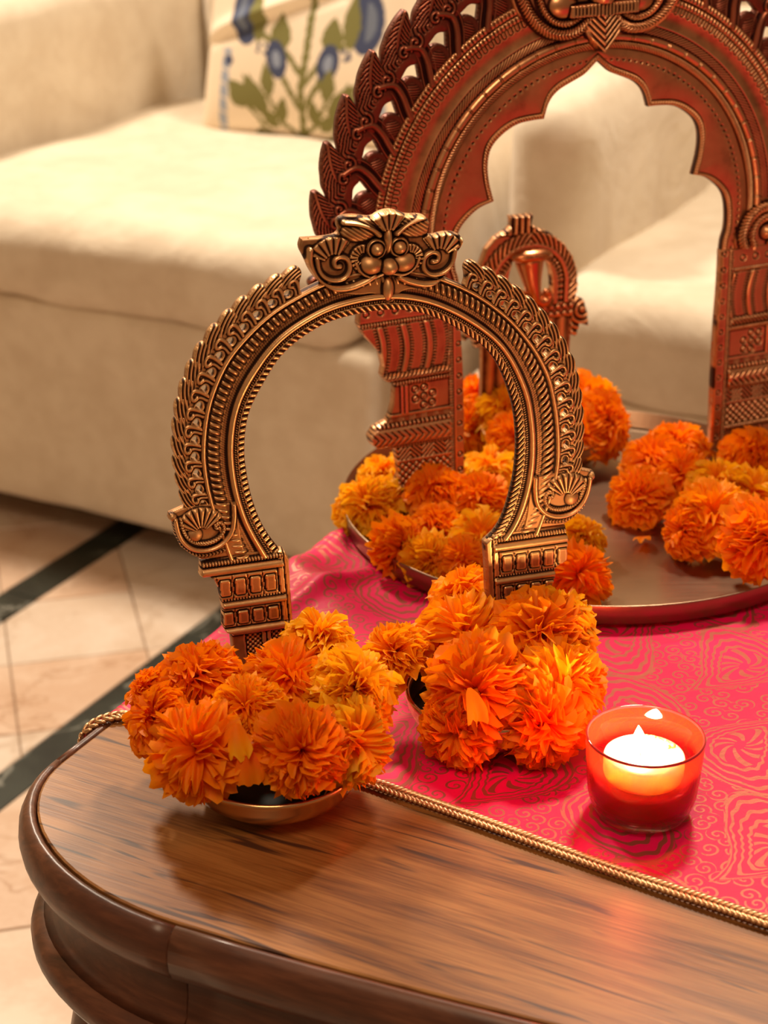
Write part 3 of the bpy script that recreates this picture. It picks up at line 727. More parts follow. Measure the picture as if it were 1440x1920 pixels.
# shell scrolls where the rim meets the legs
def shell(side_, cx, cy, s):
    m_ = -side_
    def tr(p): return (cx + p[0] * s * (1 if side_ < 0 else -1), cy + p[1] * s)
    P = [tr(p) for p in [(-17, 12.5), (-17.6, 9.5), (-15.5, 7), (-14.5, -1), (-11.5, -8.5), (-6, -14), (.5, -18.5), (26, -18.5), (24, -8), (22.8, 4), (21.5, 15), (12, 14.5), (5, 15.8), (-3, 16), (-9.5, 15)]]
    ps = poly_sdf(P)
    Cp = [tr(p) for p in smooth_pts([(-14, 9), (-13, 1), (-10, -6), (-4, -11.5), (5, -12.6), (13, -9.5), (18.5, -3), (20, 6), (20, 14)], 2)]
    Cq = [tr(p) for p in smooth_pts([(-11, 9), (-10, 1), (-6, -5.5), (1, -8.2), (8, -7.4), (12.5, -4), (14.2, .5), (12, 4.4), (8.8, 3.4), (9.3, .6), (11, .8)], 2)]
    Cr = [tr(p) for p in smooth_pts([(-15.6, 8), (-15, 0), (-11.6, -8), (-5, -14.5), (4, -16), (14, -14)], 2)]
    lobe = tr((-3.5, -2.0)); f0 = tr((.5, -1))
    def H(x, y):
        h = np.full(x.shape, 1.5); dx, dy = (x - f0[0]) * (1 if side_ < 0 else -1) / s, (y - f0[1]) / s; r = np.hypot(dx, dy); a = np.arctan2(dy, dx)
        fan = (r > 3.5) & (r < 15.6) & (a > .62) & (a < 2.8)
        h = np.where(fan, 1.6 + 2.3 * np.sqrt(np.clip(np.abs(np.sin(a * 11.5)), 0, 1)) * np.clip((15.6 - r) / 2, 0, 1) ** .5, h)
        h = np.maximum(h, rope(x, y, Cp, 1.7 * s, 4.6, 50, 0)); h = np.maximum(h, rope(x, y, Cq, 1.5 * s, 4.4, 1.7, .12))
        h = np.maximum(h, rope(x, y, Cr, 1.3 * s, 3.2, 2.1, .35)); h = np.maximum(h, bump_(x, y, lobe[0], lobe[1], 5.0 * s, 5.2 * s, 4.4))
        e = tr((-15.4, 10.2)); h = np.maximum(h, bump_(x, y, e[0], e[1], 2.8 * s, 3 * s, 3.4)); return h
    xs = [p[0] for p in P]; ys = [p[1] for p in P]
    return relief('shell_scroll', ps, H, (min(xs), max(xs), min(ys), max(ys)), .34, BRASS, sa, 3.6, .7, 3)
o = shell(-1, -33, 136, 1.0); o.location.y = -.0012
o = shell(1, 193, 127.5, 1.05); o.location.y = -.0012
# lion face
FP = smooth_pts([(30, 300.8), (28.4, 296), (31.5, 290), (35, 281), (41, 274), (50, 268), (62, 265.5), (72, 266.2), (77, 259.5), (83, 260), (87, 266.5), (100, 266), (110, 270), (116.5, 277), (121.5, 288), (123.5, 295), (114, 297.8), (103.5, 295.6), (101.8, 299.5), (103.6, 304.8), (100, 308.6), (90, 309), (85.5, 311.4), (80, 313), (74, 311.6), (70, 309), (60, 311.6), (51.2, 311.2), (50, 306.6), (52, 303.2), (48, 300.4), (30, 300.8)], 2)
fps = poly_sdf(FP)
def Hface(x, y):
    h = np.full(x.shape, 2.0)
    mx = 78.4
    for sg in (-1, 1):
        cx, cy = (47.5, 285.5) if sg < 0 else (108.6, 283.5)
        q = (x - cx) * -sg; dy = y - cy; r = np.hypot(q, dy); a = np.arctan2(dy, q)
        fan = (r > 5.6) & (r < 15) & (a > .9) & (a < 2.7)
        h = np.where(fan, 2.2 + 2.0 * np.abs(np.sin(a * 10)) ** .6, h)
        tr = lambda P: [(cx + -sg * p[0], cy + p[1]) for p in P]
        h = np.maximum(h, rope(x, y, tr(smooth_pts([(-13.5, 9), (-14, 1), (-10, -8), (-3, -13.6), (8, -14.6), (18, -11.5), (23, -8.5)], 2)), 2.3, 6.0, 50, 0))
        h = np.maximum(h, rope(x, y, tr(smooth_pts([(-9.5, 4), (-8.5, -4), (-3, -9), (5, -9.5), (9.4, -5), (9, 1.6), (4, 4.4), (0, 2.4), (.6, -1.4), (3.6, -1.6)], 2)), 1.7, 5.0, 50, 0))
        ph = tr([(17, 2)])[0]; qq = np.hypot(x - ph[0], y - ph[1]); an = np.arctan2(y - ph[1], (x - ph[0]) * -sg)
        h = np.where((qq > 3) & (qq < 7.5) & (abs(an) > .0) & (np.cos(an - math.pi) > -.2), np.maximum(h, 2.4 + 1.9 * np.abs(np.sin(an * 9)) ** .6), h)
        # ear / horn
        e0 = tr([(21, 20)])[0] if sg < 0 else (93, 303)
        h = np.maximum(h, bump_(x, y, mx + sg * 15, 303.5, 12.5, 7.2, 6.4, sg * -.12) * (1 - .13 * np.abs(np.sin((x + y * 1.5) * .9))))
        h = np.maximum(h, rope(x, y, smooth_pts([(mx + sg * 5, 300), (mx + sg * 10, 304.5), (mx + sg * 18, 307.5), (mx + sg * 25, 308.5)], 2), 1.7, 7.2, 50, 0))
        h = np.maximum(h, bump_(x, y, mx + sg * 6.6, 292.2, 4.3, 4.3, 9.4)); h = np.maximum(h, tubeh(abs(np.hypot(x - mx - sg * 6.6, y - 292.2) - 4.9), .9, 5.4))
        h = np.maximum(h, bump_(x, y, mx + sg * 9.5, 283.2, 7.4, 6.2, 8.4)); h = np.maximum(h, rope(x, y, smooth_pts([(mx + sg * 3, 277.6), (mx + sg * 9, 275.8), (mx + sg * 15.5, 279), (mx + sg * 18.4, 285)], 2), 1.2, 5.6, 50, 0))
    h = np.maximum(h, bump_(x, y, mx + .6, 281.6, 5.6, 5.2, 10.6)); h = np.maximum(h, bump_(x, y, mx, 297, 2.6, 9, 8.0))
    fx, fy = x - mx, y - 299; r = np.hypot(fx, fy); a = np.arctan2(fx, fy)
    h = np.where((r < 14) & (r > 4) & (abs(a) < .75), np.maximum(h, 5.2 + 1.4 * np.abs(np.sin(a * 9)) ** .6), h)
    h = np.maximum(h, bump_(x, y, mx + .5, 268.5, 3.6, 7.5, 6.6)); return h
o = relief('lion_face', fps, Hface, (27, 125, 258, 314), .32, BRASS, sa, 3.4, 1.0, 4); o.location.y = -.0012

# ---------------------------------------------------------------- tall copper arch on the tray
ba = empty('copper_arch', (.1608, 1.3057, T + .0053), (0, R(-1.9), R(21)))
tag(ba, 'tall cusped copper arch with flame leaf border standing on the tray', 'ornamental arch')
CV = 213.
ang0 = 0
def arcpath(Rr, vlow):
    pass
LS = CV - 176.; RA = 128.
tot = LS * 2 + math.pi * RA
NB = 2300; sb_ = np.linspace(0, tot, NB)
def Pb(S, O):
    r = RA + O; x = np.zeros(S.shape); y = np.zeros(S.shape)
    a = S < LS; c = S > tot - LS; b = ~(a | c)
    x = np.where(a, -r, x); y = np.where(a, 176 + S, y); x = np.where(c, r, x); y = np.where(c, 176 + tot - S, y)
    th = math.pi - (S - LS) / RA; x = np.where(b, r * np.cos(th), x); y = np.where(b, CV + r * np.sin(th), y); return x, y
def cx_(O, a, b): return np.sqrt(np.clip(1 - ((O - (a + b) / 2) / ((b - a) / 2)) ** 2, 0, 1))
def Hb(S, O):
    al = S * (1 + O / RA * .5); h = np.full(S.shape, 1.2); om = S * 1.0
    h = np.where(O < 5.2, 1.6 + 2.4 * cx_(O, 0, 5.2) * (.72 + .28 * np.sin(2 * np.pi * (om + O * .9) / 2.05)), h)
    seg = (om / 14.2) % 1; gr = np.minimum(abs(seg - .46), abs(seg - .54)) < .028
    h = np.where((O >= 5.8) & (O < 11.6), 1.8 + 3.2 * cx_(O, 5.8, 11.6) - gr * 1.1, h)
    h = np.where((O >= 12) & (O < 19), 1.1 + 1.2 * cx_(O, 12, 19) * (.7 + .3 * np.sin(2 * np.pi * (om * .9 - O * 1.1) / 2.3)), h)
    h = np.where((O >= 19.3) & (O < 31), 2.4 - 1.4 * np.sin(np.pi * (O - 19.3) / 11.7), h)
    us = ((om / 4.4) % 1 - .5) * 4.4 * 1.25; uo = O - 32.4
    ud = np.where(uo > 0, abs(abs(us) - 1.5), abs(np.hypot(us, uo) - 1.5))
    h = np.where((O >= 30.4) & (O < 35.6), 2.6 - .9 * (ud < .45), h)
    for a, b in ((36, 41), (41.4, 47)):
        h = np.where((O >= a) & (O < b), 2.0 + 2.3 * cx_(O, a, b) * (.70 + .30 * np.sign(np.sin(2 * np.pi * om / 2.35)) * .9), h)
    return h
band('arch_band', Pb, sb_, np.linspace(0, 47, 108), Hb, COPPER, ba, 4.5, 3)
# cusped inner plate
cusp = [(0, 333), (4, 329.5), (10, 324), (17, 321), (22, 319), (31, 315), (38, 308), (41.6, 296.0), (50, 296), (62, 295), (73, 289.5), (82.5, 281), (85.4, 270), (84.6, 257), (80.5, 241.6), (91, 239), (100, 233), (108, 224.5), (111, 214), (111.5, 197), (108.6, 189), (108, 180)]
def densify(P, corners, k=2):
    out = []; seg = [P[0]]
    for i in range(1, len(P)):
        seg.append(P[i])
        if i in corners or i == len(P) - 1:
            q = [tuple(v) for v in smooth_pts(seg, k)]; out += q if not out else q[1:]; seg = [P[i]]
    return out
ch = densify(cusp, (7, 14)); ch[0] = (0, 333)
cf = np.array([(-x, y) for x, y in ch[::-1]] + ch[1:], float)
dd = np.concatenate([[0], np.cumsum(np.hypot(*np.diff(cf, axis=0).T))]); NC = 1500; tt = np.linspace(0, dd[-1], NC)
ci = np.stack([np.interp(tt, dd, cf[:, 0]), np.interp(tt, dd, cf[:, 1])], -1)
co = np.zeros_like(ci)
for k, (x, y) in enumerate(ci):
    if y >= CV: L = math.hypot(x, y - CV); co[k] = (x / L * 128.2, CV + (y - CV) / L * 128.2)
    else: co[k] = (math.copysign(128.2, x), y)
Lc = np.hypot(*(co - ci).T)
row_mm = list(np.arange(0, 6.01, .5)); row_f = list(np.linspace(0, 1, 34)[1:])
offs = np.arange(len(row_mm) + len(row_f))
fr = np.zeros((NC, len(offs))); mm = np.zeros_like(fr)
for k in range(NC):
    L = max(Lc[k], 7.2); a = [min(v, Lc[k] * .8) for v in row_mm]; b = [a[-1] + (Lc[k] - a[-1]) * f for f in row_f]
    mm[k] = a + b; fr[k] = mm[k] / max(Lc[k], 1e-6)
def Pc(S, O):
    f = fr[S.astype(int), O.astype(int)]; k = S.astype(int); return ci[k, 0] * (1 - f) + co[k, 0] * f, ci[k, 1] * (1 - f) + co[k, 1] * f
def Hc(S, O):
    k = S.astype(int); m_ = mm[k, O.astype(int)]; al = tt[k]; rem = Lc[k] - m_
    h = np.full(S.shape, 1.3); h = np.where(m_ < 1.2, 1.2 + 1.2 * m_, h)
    h = np.where((m_ >= 1.2) & (m_ < 4.6), 1.6 + 2.1 * cx_(m_, 1.2, 4.6) * (.74 + .26 * np.sin(2 * np.pi * al / 2.1)), h)
    h = np.where((m_ >= 4.6) & (m_ < 5.2), .7, h); h = np.where(m_ >= 5.2, 1.3 + .9 * np.sin(np.pi * np.clip((m_ - 5.2) / np.maximum(Lc[k] - 5.2, 1), 0, 1)), h)
    x, y = Pc(S, O); th = np.arctan2(y - CV, x) * 128; rad = np.hypot(x, y - CV)
    q = ((th / 5.2) % 1 - .5) * 5.2; dot = (np.hypot(q, rad - 121.0) < 1.25) & (rad - 121.0 < .4) & (m_ > 6)
    return h - .8 * dot
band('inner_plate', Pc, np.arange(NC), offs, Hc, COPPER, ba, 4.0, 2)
# legs
LP = [(108, 180), (108.2, 170), (108, 150), (106.8, 120), (106.4, 80), (106.8, 40), (107, 3), (176.5, 3), (173.5, 11), (170, 25), (164, 34), (159.5, 44), (161, 56), (162.5, 65.4), (176, 67.5), (181, 72), (182.4, 78), (178, 84), (168, 87.5), (165.4, 92), (162.4, 101), (161, 116), (168, 118.5), (171, 124), (169.5, 131), (171.5, 141), (177, 148), (184, 157), (187.5, 165), (187, 172), (184, 178), (150, 181)]
def Hleg(x, v):
    ax_ = np.abs(x); h = np.full(x.shape, 1.6)
    inn = ax_ < 117.5
    def bar(a, b, hh, pat=None):
        nonlocal h
        c, w_ = (a + b) / 2, (b - a) / 2; vv = v + (ax_ - 140) * -.0
        q = hh * np.sqrt(np.clip(1 - ((vv - c) / w_) ** 2, 0, 1)) ** .7
        if pat is not None: q = q * pat
        h = np.where((v > a) & (v < b) & ~inn, np.maximum(q, .6), h)
    bead = .82 + .18 * np.sin(2 * np.pi * ax_ / 2.3); diag = .78 + .22 * np.sin(2 * np.pi * (ax_ + v * 1.0) / 3.2)
    # top plate with punched rings
    top = (v > 165) & ~inn; h = np.where(top, 3.2, h); q = ((ax_ - 121) % 11) - 5.5; h = np.where(top & (abs(np.hypot(q, v - 172.5) - 2.2) < .55), 2.1, h)
    bar(161.5, 165.5, 4.6, bead)
    # fluted bell with wavy strips
    m_ = (v > 125) & (v <= 161.5) & ~inn; t = (161.5 - v) / 36; wv = ax_ - 119 - (6.5 * (1 - t) ** 1.5) * ((ax_ - 117) / 55)
    ph = ((ax_ - 118 + 3.0 * np.sin(t * 3.1)) / 18.) % 1; fl = abs(ph - .5) * 18
    hh = 2.2 + 1.3 * (1 - t); hh = hh + np.where(fl > 6.6, 2.0 * np.sqrt(np.clip(1 - ((fl - 9) / 2.4) ** 2, 0, 1)), 0)
    arcs = (fl > 3.4) & (fl < 6.6); hh = hh - np.where(arcs, .7 * (np.sin(2 * np.pi * (v + (fl - 5) ** 2 * .25) / 2.3) > .1), 0)
    h = np.where(m_, hh, h)
    bar(118.6, 125.2, 6.4, diag); bar(114.4, 118.4, 4.8, bead)
    # panel with rosettes
    m_ = (v > 92) & (v <= 114.4) & ~inn; h = np.where(m_, 2.0, h)
    for cx, cy in ((138, 110), (145, 109.5), (131.5, 104.6), (138.4, 103), (145, 102), (132, 97.4), (138.5, 96.4)):
        d = np.hypot(ax_ - cx, v - cy); h = np.where(m_ & (abs(d - 2.6) < .6), .8, h); h = np.where(m_ & (d < 1.9), 2.7, h); h = np.where(m_ & (d < .8), 1.6, h)
    for a in (152.5, 155.8): h = np.where(m_ & (abs(ax_ - a) < 1.1), 3.6, h)
    h = np.where((v > 90.4) & (v < 92.2) & ~inn, 3.0, h)
    def zig(a, b):
        nonlocal h
        c = b - a; t = (v - a) / c; z = abs(((ax_ / (c * 1.9)) % 1) - .5) * 2; w_ = z - t; g_ = np.sin(2 * np.pi * w_ * 2.6)
        h = np.where((v > a) & (v < b) & ~inn, 2.0 + .8 * (g_ > 0), h)
    zig(85.6, 90.4); bar(82.4, 86, 4.8, .75 + .25 * np.sign(np.sin(2 * np.pi * ax_ / 3.4)))
    bv = (v > 68) & (v < 82.8) & ~inn; ch_ = np.sin(2 * np.pi * (ax_ - abs(v - 75.4) * .9) / 5.0)
    h = np.where(bv, 2 + 4.6 * np.sqrt(np.clip(1 - ((v - 75.4) / 7.4) ** 2, 0, 1)) ** .6 - 1.0 * ((abs(v - 75.4) < 5.4) & (ch_ > .55)), h)
    bar(65.4, 68, 3.8, bead); zig(55.5, 65.4); h = np.where((v > 53.6) & (v < 55.5) & ~inn, 3.4, h)
    m_ = (v > 36) & (v <= 53.6) & ~inn; lat = (abs(((ax_ + v) / 5.6) % 1 - .5) < .12) | (abs(((ax_ - v) / 5.6) % 1 - .5) < .12)
    h = np.where(m_, 2.6 - 1.2 * lat, h); bar(31, 36, 4.8, bead)
    m_ = (v <= 31) & ~inn; h = np.where(m_, 2.2 + .9 * np.sin(np.pi * (31 - v) / 31) + .9 * (abs(ax_ - 150 - (31 - v) * .25) < 1.2), h)
    # inner strip with rings, then bead line
    h = np.where(ax_ < 114.5, 2.8, h); 
    q = (v + 4) % 12.5 - 6.25; h = np.where(abs(np.hypot(ax_ - 110.4, q) - 1.7) < .5, 1.9, h)
    h = np.where((ax_ >= 114.5) & (ax_ < 115.2), 1.2, h)
    h = np.where((ax_ >= 115.2) & (ax_ < 118.0), 2.4 + 1.0 * (np.sin(2 * np.pi * v / 2.1) > 0), h)
    return h
for sg in (-1, 1):
    P = [(sg * x, y if y > 5 else (4.8 if sg < 0 else -4.6)) for x, y in LP]; ps = poly_sdf(P)
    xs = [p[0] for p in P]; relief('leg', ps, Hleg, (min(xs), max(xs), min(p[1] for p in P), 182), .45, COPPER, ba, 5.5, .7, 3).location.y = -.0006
# flame leaves
def big_leaf(sg):
    body = smooth_pts([(9.8, 45.5), (4, 45.6), (-.6, 45), (-8, 43.6), (-13.6, 41), (-20, 38.6), (-24.4, 34), (-30, 31), (-34.4, 27.6), (-38.6, 21), (-34, 13.6), (-27.2, 13.4), (-20.5, 15), (-14.8, 16.4), (-9, 12), (-3, 18), (-.6, 23.2), (3.4, 28), (4.9, 32), (8.6, 38), (11.4, 42.5), (9.8, 45.5)], 2)
    stem = smooth_pts([(-7.6, 27), (-3, 23), (0, 18), (-3, 9), (-8.5, 1), (-12, -5)], 2)
    neck = smooth_pts([(-27, 27), (-31, 20), (-33, 13), (-31.6, 5), (-31, -1)], 2)
    T_ = lambda P: [(sg * p[0], p[1]) for p in P]
    b1 = poly_sdf(T_(body)); st, nk = T_(stem), T_(neck)
    def sd(x, y):
        d = b1(x, y); d = np.minimum(d, line_d(x, y, st)[0] - 7.2); bud = np.hypot((x - sg * -23.5) / 1.25, (y - 1.5) / 1.5) * 1.2 - 8.4
        d = np.minimum(d, bud); return np.minimum(d, np.hypot((x + sg * 33.5), (y - 19)) - 8.0)
    veins = [smooth_pts([(-16, 24), (-12, 31), (-4, 38), (8.6, 44)], 2)]
    cur = T_(spiral(-31.5, 22.5, 5.4, 1.4, .5, -1)); cur2 = T_(spiral(-10.5, 25.6, 5.0, 1.3, -.6, 1))
    def H(x, y):
        X_ = x * sg; h = 2.2 + 1.6 * np.exp(-(b1(x, y) + 6) ** 2 / 40)
        d, al = line_d(X_, y, veins[0]); s_ = np.sin(2 * np.pi * (al + d * 1.0) / 3.1); h = h - np.where((d > 1.0) & (y > 22) & (b1(x, y) < -1.1), .9 * (s_ > .25), 0)
        h = np.where(d < 1.0, h + .5, h)
        h = np.maximum(h, rope(x, y, st, 2.9, 6.4, 50, 0)); h = np.maximum(h, np.where(line_d(x, y, st)[0] < 7.2, 2.4, 0))
        h = np.maximum(h, tubeh(abs(line_d(x, y, st)[0] - 5.2), .7, 3.4))
        h = np.maximum(h, rope(x, y, cur2, 1.5, 5.4, 50, 0)); h = np.maximum(h, rope(x, y, cur, 1.7, 5.6, 50, 0))
        h = np.maximum(h, bump_(x, y, sg * -24.5, 2, 6.5, 7.6, 3.8) - .8 * (np.sin((x * sg + y) * 2.6) > .3) * (y < 8) * (abs(X_ + 24.5) < 6)); return h
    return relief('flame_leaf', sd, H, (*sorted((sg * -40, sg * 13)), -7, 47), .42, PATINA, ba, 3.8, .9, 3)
for sg in (1, -1):
    src = big_leaf(sg)
    for k in range(12):
        a = R(176.5 - 8.9 * k + 1.5)
        if math.degrees(a) < 92 and k > 9: continue
        o = src if k == 0 else copy_obj(src, ba)
        ax_ = a if sg > 0 else math.pi - a
        rr = 176.5; x, y = rr * math.cos(ax_), CV + rr * math.sin(ax_)
        o.location = (x * .001, .0008 + .0006 * (k % 2), y * .001); o.rotation_euler = (0, -(ax_ - math.pi / 2), 0)
# small extra leaf at the foot of each border
for sg in (-1, 1):
    P = [(sg * p[0], p[1]) for p in smooth_pts([(172, 186), (188, 178), (198, 182), (202, 190), (212, 194), (222, 197), (223, 203), (216, 206), (206, 204), (200, 214), (190, 226), (172, 232)], 2)]
    ps = poly_sdf(P); cur = spiral(sg * 196, 206, 6, 1.3, 1.0, sg)
    xs = [p[0] for p in P]; relief('foot_leaf', ps, lambda x, y: np.maximum(2.4 + .9 * np.sin((y + abs(x) * .6) * 1.6), rope(x, y, cur, 1.9, 5.6, 50, 0)), (min(xs), max(xs), 178, 233), .5, PATINA, ba, 3.6, .9, 3)
# spiral scroll above each leg
for sg in (-1, 1):
    P = [(sg * p[0], p[1]) for p in smooth_pts([(119, 180), (117, 188), (121, 200), (129, 210), (142, 217), (156, 214), (168, 206), (173, 193), (171, 180), (119, 180)], 2)]
    ps = poly_sdf(P); c1 = [(sg * p[0], p[1]) for p in smooth_pts([(126, 181), (122.5, 190), (127, 202), (138, 211), (152, 210), (164, 202), (168, 190), (165, 181)], 2)]
    c2 = [(sg * p[0], p[1]) for p in smooth_pts([(134, 181), (131, 190), (135, 199), (144, 203.5), (154, 201), (159, 192), (156, 184), (148, 182)], 2)]
    xs = [p[0] for p in P]
    relief('scroll', ps, lambda x, y: np.maximum(np.maximum(2.4 + 0 * x, rope(x, y, c1, 4.2, 8.2, 2.6, .12)), np.maximum(rope(x, y, c2, 3.6, 7.4, 2.6, .12), bump_(x, y, sg * 145, 191, 6.5, 6.5, 9))), (min(xs), max(xs), 180, 218), .42, COPPER, ba, 4.5, 1, 3).location.y = -.002
# crest mask at the apex
CP = smooth_pts([(-72, 392), (-66, 372), (-55, 362), (-44, 352), (-30, 349), (-16, 351), (-8, 347), (0, 337.5), (8, 347), (16, 351), (30, 349), (44, 352), (55, 362), (66, 372), (72, 392), (60, 412), (34, 424), (0, 430), (-34, 424), (-60, 412), (-72, 392)], 2)
cps = poly_sdf(CP)
def Hcrest(x, y):
    h = np.full(x.shape, 3.5); X_ = abs(x)
    h = np.maximum(h, rope(X_, y, smooth_pts([(9, 366), (14, 358), (26, 353.5), (40, 356), (52, 365), (60, 378), (64, 392)], 2), 4.4, 10, 2.5, .13))
    h = np.maximum(h, rope(X_, y, smooth_pts([(16, 366), (27, 360.5), (39, 364), (47, 374), (49, 388)], 2), 3.0, 8.4, 2.4, .13))
    h = np.maximum(h, bump_(X_, y, 30, 374, 12, 10, 9)); h = np.maximum(h, bump_(X_, y, 17, 392, 11, 10, 13)); h = np.maximum(h, tubeh(abs(np.hypot(X_ - 17, y - 392) - 11.6), 1.8, 11))
    h = np.maximum(h, bump_(x, y, 0, 378, 10, 9, 14)); h = np.maximum(h, bump_(X_, y, 44, 402, 15, 12, 8) - .8 * (np.sin((X_ + y) * 1.1) > .3))
    tg = (X_ < 14 - abs(y - 357) * .55) & (y < 372) & (y > 337); ch_ = np.sin(2 * np.pi * (y - X_ * 1.0) / 4.6)
    h = np.where(tg, 8.2 + 2.2 * (1 - X_ / 12) + 0.9 * (ch_ > .2), h)
    lip = (y > 366) & (y < 374) & (X_ < 26); h = np.where(lip, 10 + 1.2 * (np.sin(2 * np.pi * x / 2.8) > 0), h); return h
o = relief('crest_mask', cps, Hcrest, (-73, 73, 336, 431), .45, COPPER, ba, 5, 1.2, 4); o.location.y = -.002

# ---------------------------------------------------------------- niche lamp piece in the rear bowl
na_ = empty('niche_ornament', (.125, 1.400, T + .005), (0, 0, R(21)))
tag(na_, 'small copper niche ornament with winged sides rising from the rear marigold bowl', 'ornament')
zo = 15
NP = [(-29.5, 185), (-28.5, 182.5), (-9.5, 182.5), (-8.7, 185), (-9.6, 180), (-10.2, 175), (-5.8, 171.5), (6.4, 166.5), (18.6, 157), (27.1, 145.5), (31.5, 133.2), (32.6, 120), (31.0, 111), (38.5, 108), (42, 100), (44.6, 84.6), (36.3, 87.4), (33, 77), (28.4, 79), (28.2, 56), (28, 0), (-50, 0), (-50, 56), (-50.4, 79), (-56, 77), (-60, 87.4), (-67, 84.6), (-65, 100), (-61, 108), (-54.5, 111), (-55.6, 120), (-55.2, 133), (-53.5, 147), (-49, 158.5), (-41.5, 166.5), (-31, 172.0), (-28.2, 175), (-28.6, 180)]
NPs = poly_sdf([(x, y + zo) for x, y in NP])
hole = poly_sdf([(x, y + zo) for x, y in smooth_pts([(-25.4, 108), (-29.5, 122), (-29.4, 137), (-24, 149), (-12, 155), (0, 150), (7.4, 138), (9.6, 122), (9.4, 108), (-25.4, 108)], 1)])
def Hn(x, y):
    y = y - zo; mx = -11.2; X_ = abs(x - mx); h = np.full(x.shape, 2.6)
    r = np.where(y > 125, np.hypot(X_, y - 125), X_)
    a = np.where(y > 125, np.arctan2(X_, y - 125) * -38, y)
    z = (y > 104) & (y < 172)
    h = np.where(z & (r > 34.5) & (r < 43.5), 2.2 + 2.6 * np.abs(np.sin((a - r * .9) * .62)), h); h = np.where(z & (abs(r - 33) < 1.5), 5, h)
    h = np.where(z & (r > 25.5) & (r < 31.5), 2.4 + 1.2 * (np.sin(a * 1.3) > 0) * (np.sin(r * 2) > -.3), h); h = np.where(z & (r > 20.5) & (r < 25), 4.6, h)
    h = np.where((y <= 108) & (y > 96), 3.6 + 1.2 * (np.hypot((x % 6) - 3, (y % 6) - 3) < 1.6), h)
    h = np.where((y < 96) & (X_ < 39), 2.6 + 1.2 * np.cos(X_ * .6), h)
    wing = (X_ > 39.5) & (y > 76) & (y < 112); cd = np.hypot(X_ - 49, y - 100); h = np.where(wing, 3.2 + 1.1 * np.sin(cd * 1.3) , h)
    h = np.where((y > 168), 4.2 + 1.3 * np.cos((x - mx + 8) * 1.2), h); return h
relief('niche_frame', lambda x, y: np.maximum(NPs(x, y), -hole(x, y)), Hn, (-68, 46, 0, 188 + zo), .5, COPPER, na_, 4, .9, 3)
# curled figure in the niche
def ell(name, c, s, mat, parent, rot=(0, 0, 0)):
    bm = bmesh.new(); bmesh.ops.create_uvsphere(bm, u_segments=28, v_segments=16, radius=1, matrix=Matrix.Translation(c) @ Euler(rot).to_matrix().to_4x4() @ Matrix.Diagonal((*s, 1)))
    return bm_ob(name, bm, mat, parent)
mm_ = .001; z0 = zo * mm_
ell('figure_cap', (-.0112, -.005, .1505 + z0), (.0188, .010, .0060), COPPERS, na_)
fpts = [Vector(p) for p in [(-.0115, -.002, .150 + z0), (-.0115, -.003, .143 + z0), (-.0110, -.005, .136 + z0), (-.0105, -.007, .129 + z0), (-.0095, -.009, .122 + z0), (-.0075, -.010, .115 + z0), (-.0030, -.010, .1115 + z0), (.0020, -.010, .1130 + z0), (.0040, -.010, .1175 + z0), (.0020, -.010, .1210 + z0), (-.0010, -.010, .1200 + z0)]]
tube('figure_head', fpts, .0125, COPPERS, na_, seg=18, rf=lambda t: max(.20, 1.05 - 1.45 * t) if t < .55 else .27 - .1 * (t - .55))
tube('figure_body', [Vector(p) for p in [(-.026, .0, .112 + z0), (-.018, -.001, .116 + z0), (-.010, -.002, .114 + z0), (.002, -.001, .112 + z0), (.008, 0, .108 + z0)]], .006, COPPERS, na_, seg=12)

# ---------------------------------------------------------------- bowls
def bowl(label, x, y, z, r, h):
    b = empty('bowl', (x, y, z)); tag(b, label, 'bowl', None)
    k = r / .0507
    pr = [(0, 0), (.020, 0), (.0245, .0008), (.0375, .0055), (.0460, .0130), (.0492, .0200), (.0497, .0245), (.0507, .0262), (.0507, .0285), (.0495, .0294), (.0480, .0282), (.0476, .0240), (.0450, .0150), (.0360, .0075), (.022, .0028), (0, .0022)]
    lathe_ob('body', [(a * k, c * h / .0294) for a, c in pr], BOWLM, b, 96)
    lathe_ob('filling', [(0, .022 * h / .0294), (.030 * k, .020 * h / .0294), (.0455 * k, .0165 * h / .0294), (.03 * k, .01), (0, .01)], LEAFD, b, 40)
    return b
bowl('shallow brass bowl of marigolds at the table edge, the nearest one', -.062, .876, T + .0008, .0495, .026)
bowl('shallow brass bowl of marigolds beside the red candle glass', .062, .946, T + .0032, .0495, .029)
bowl('brass bowl at the back of the tray holding marigolds around the niche ornament', .1310, 1.368, T + .0052, .0530, .030)

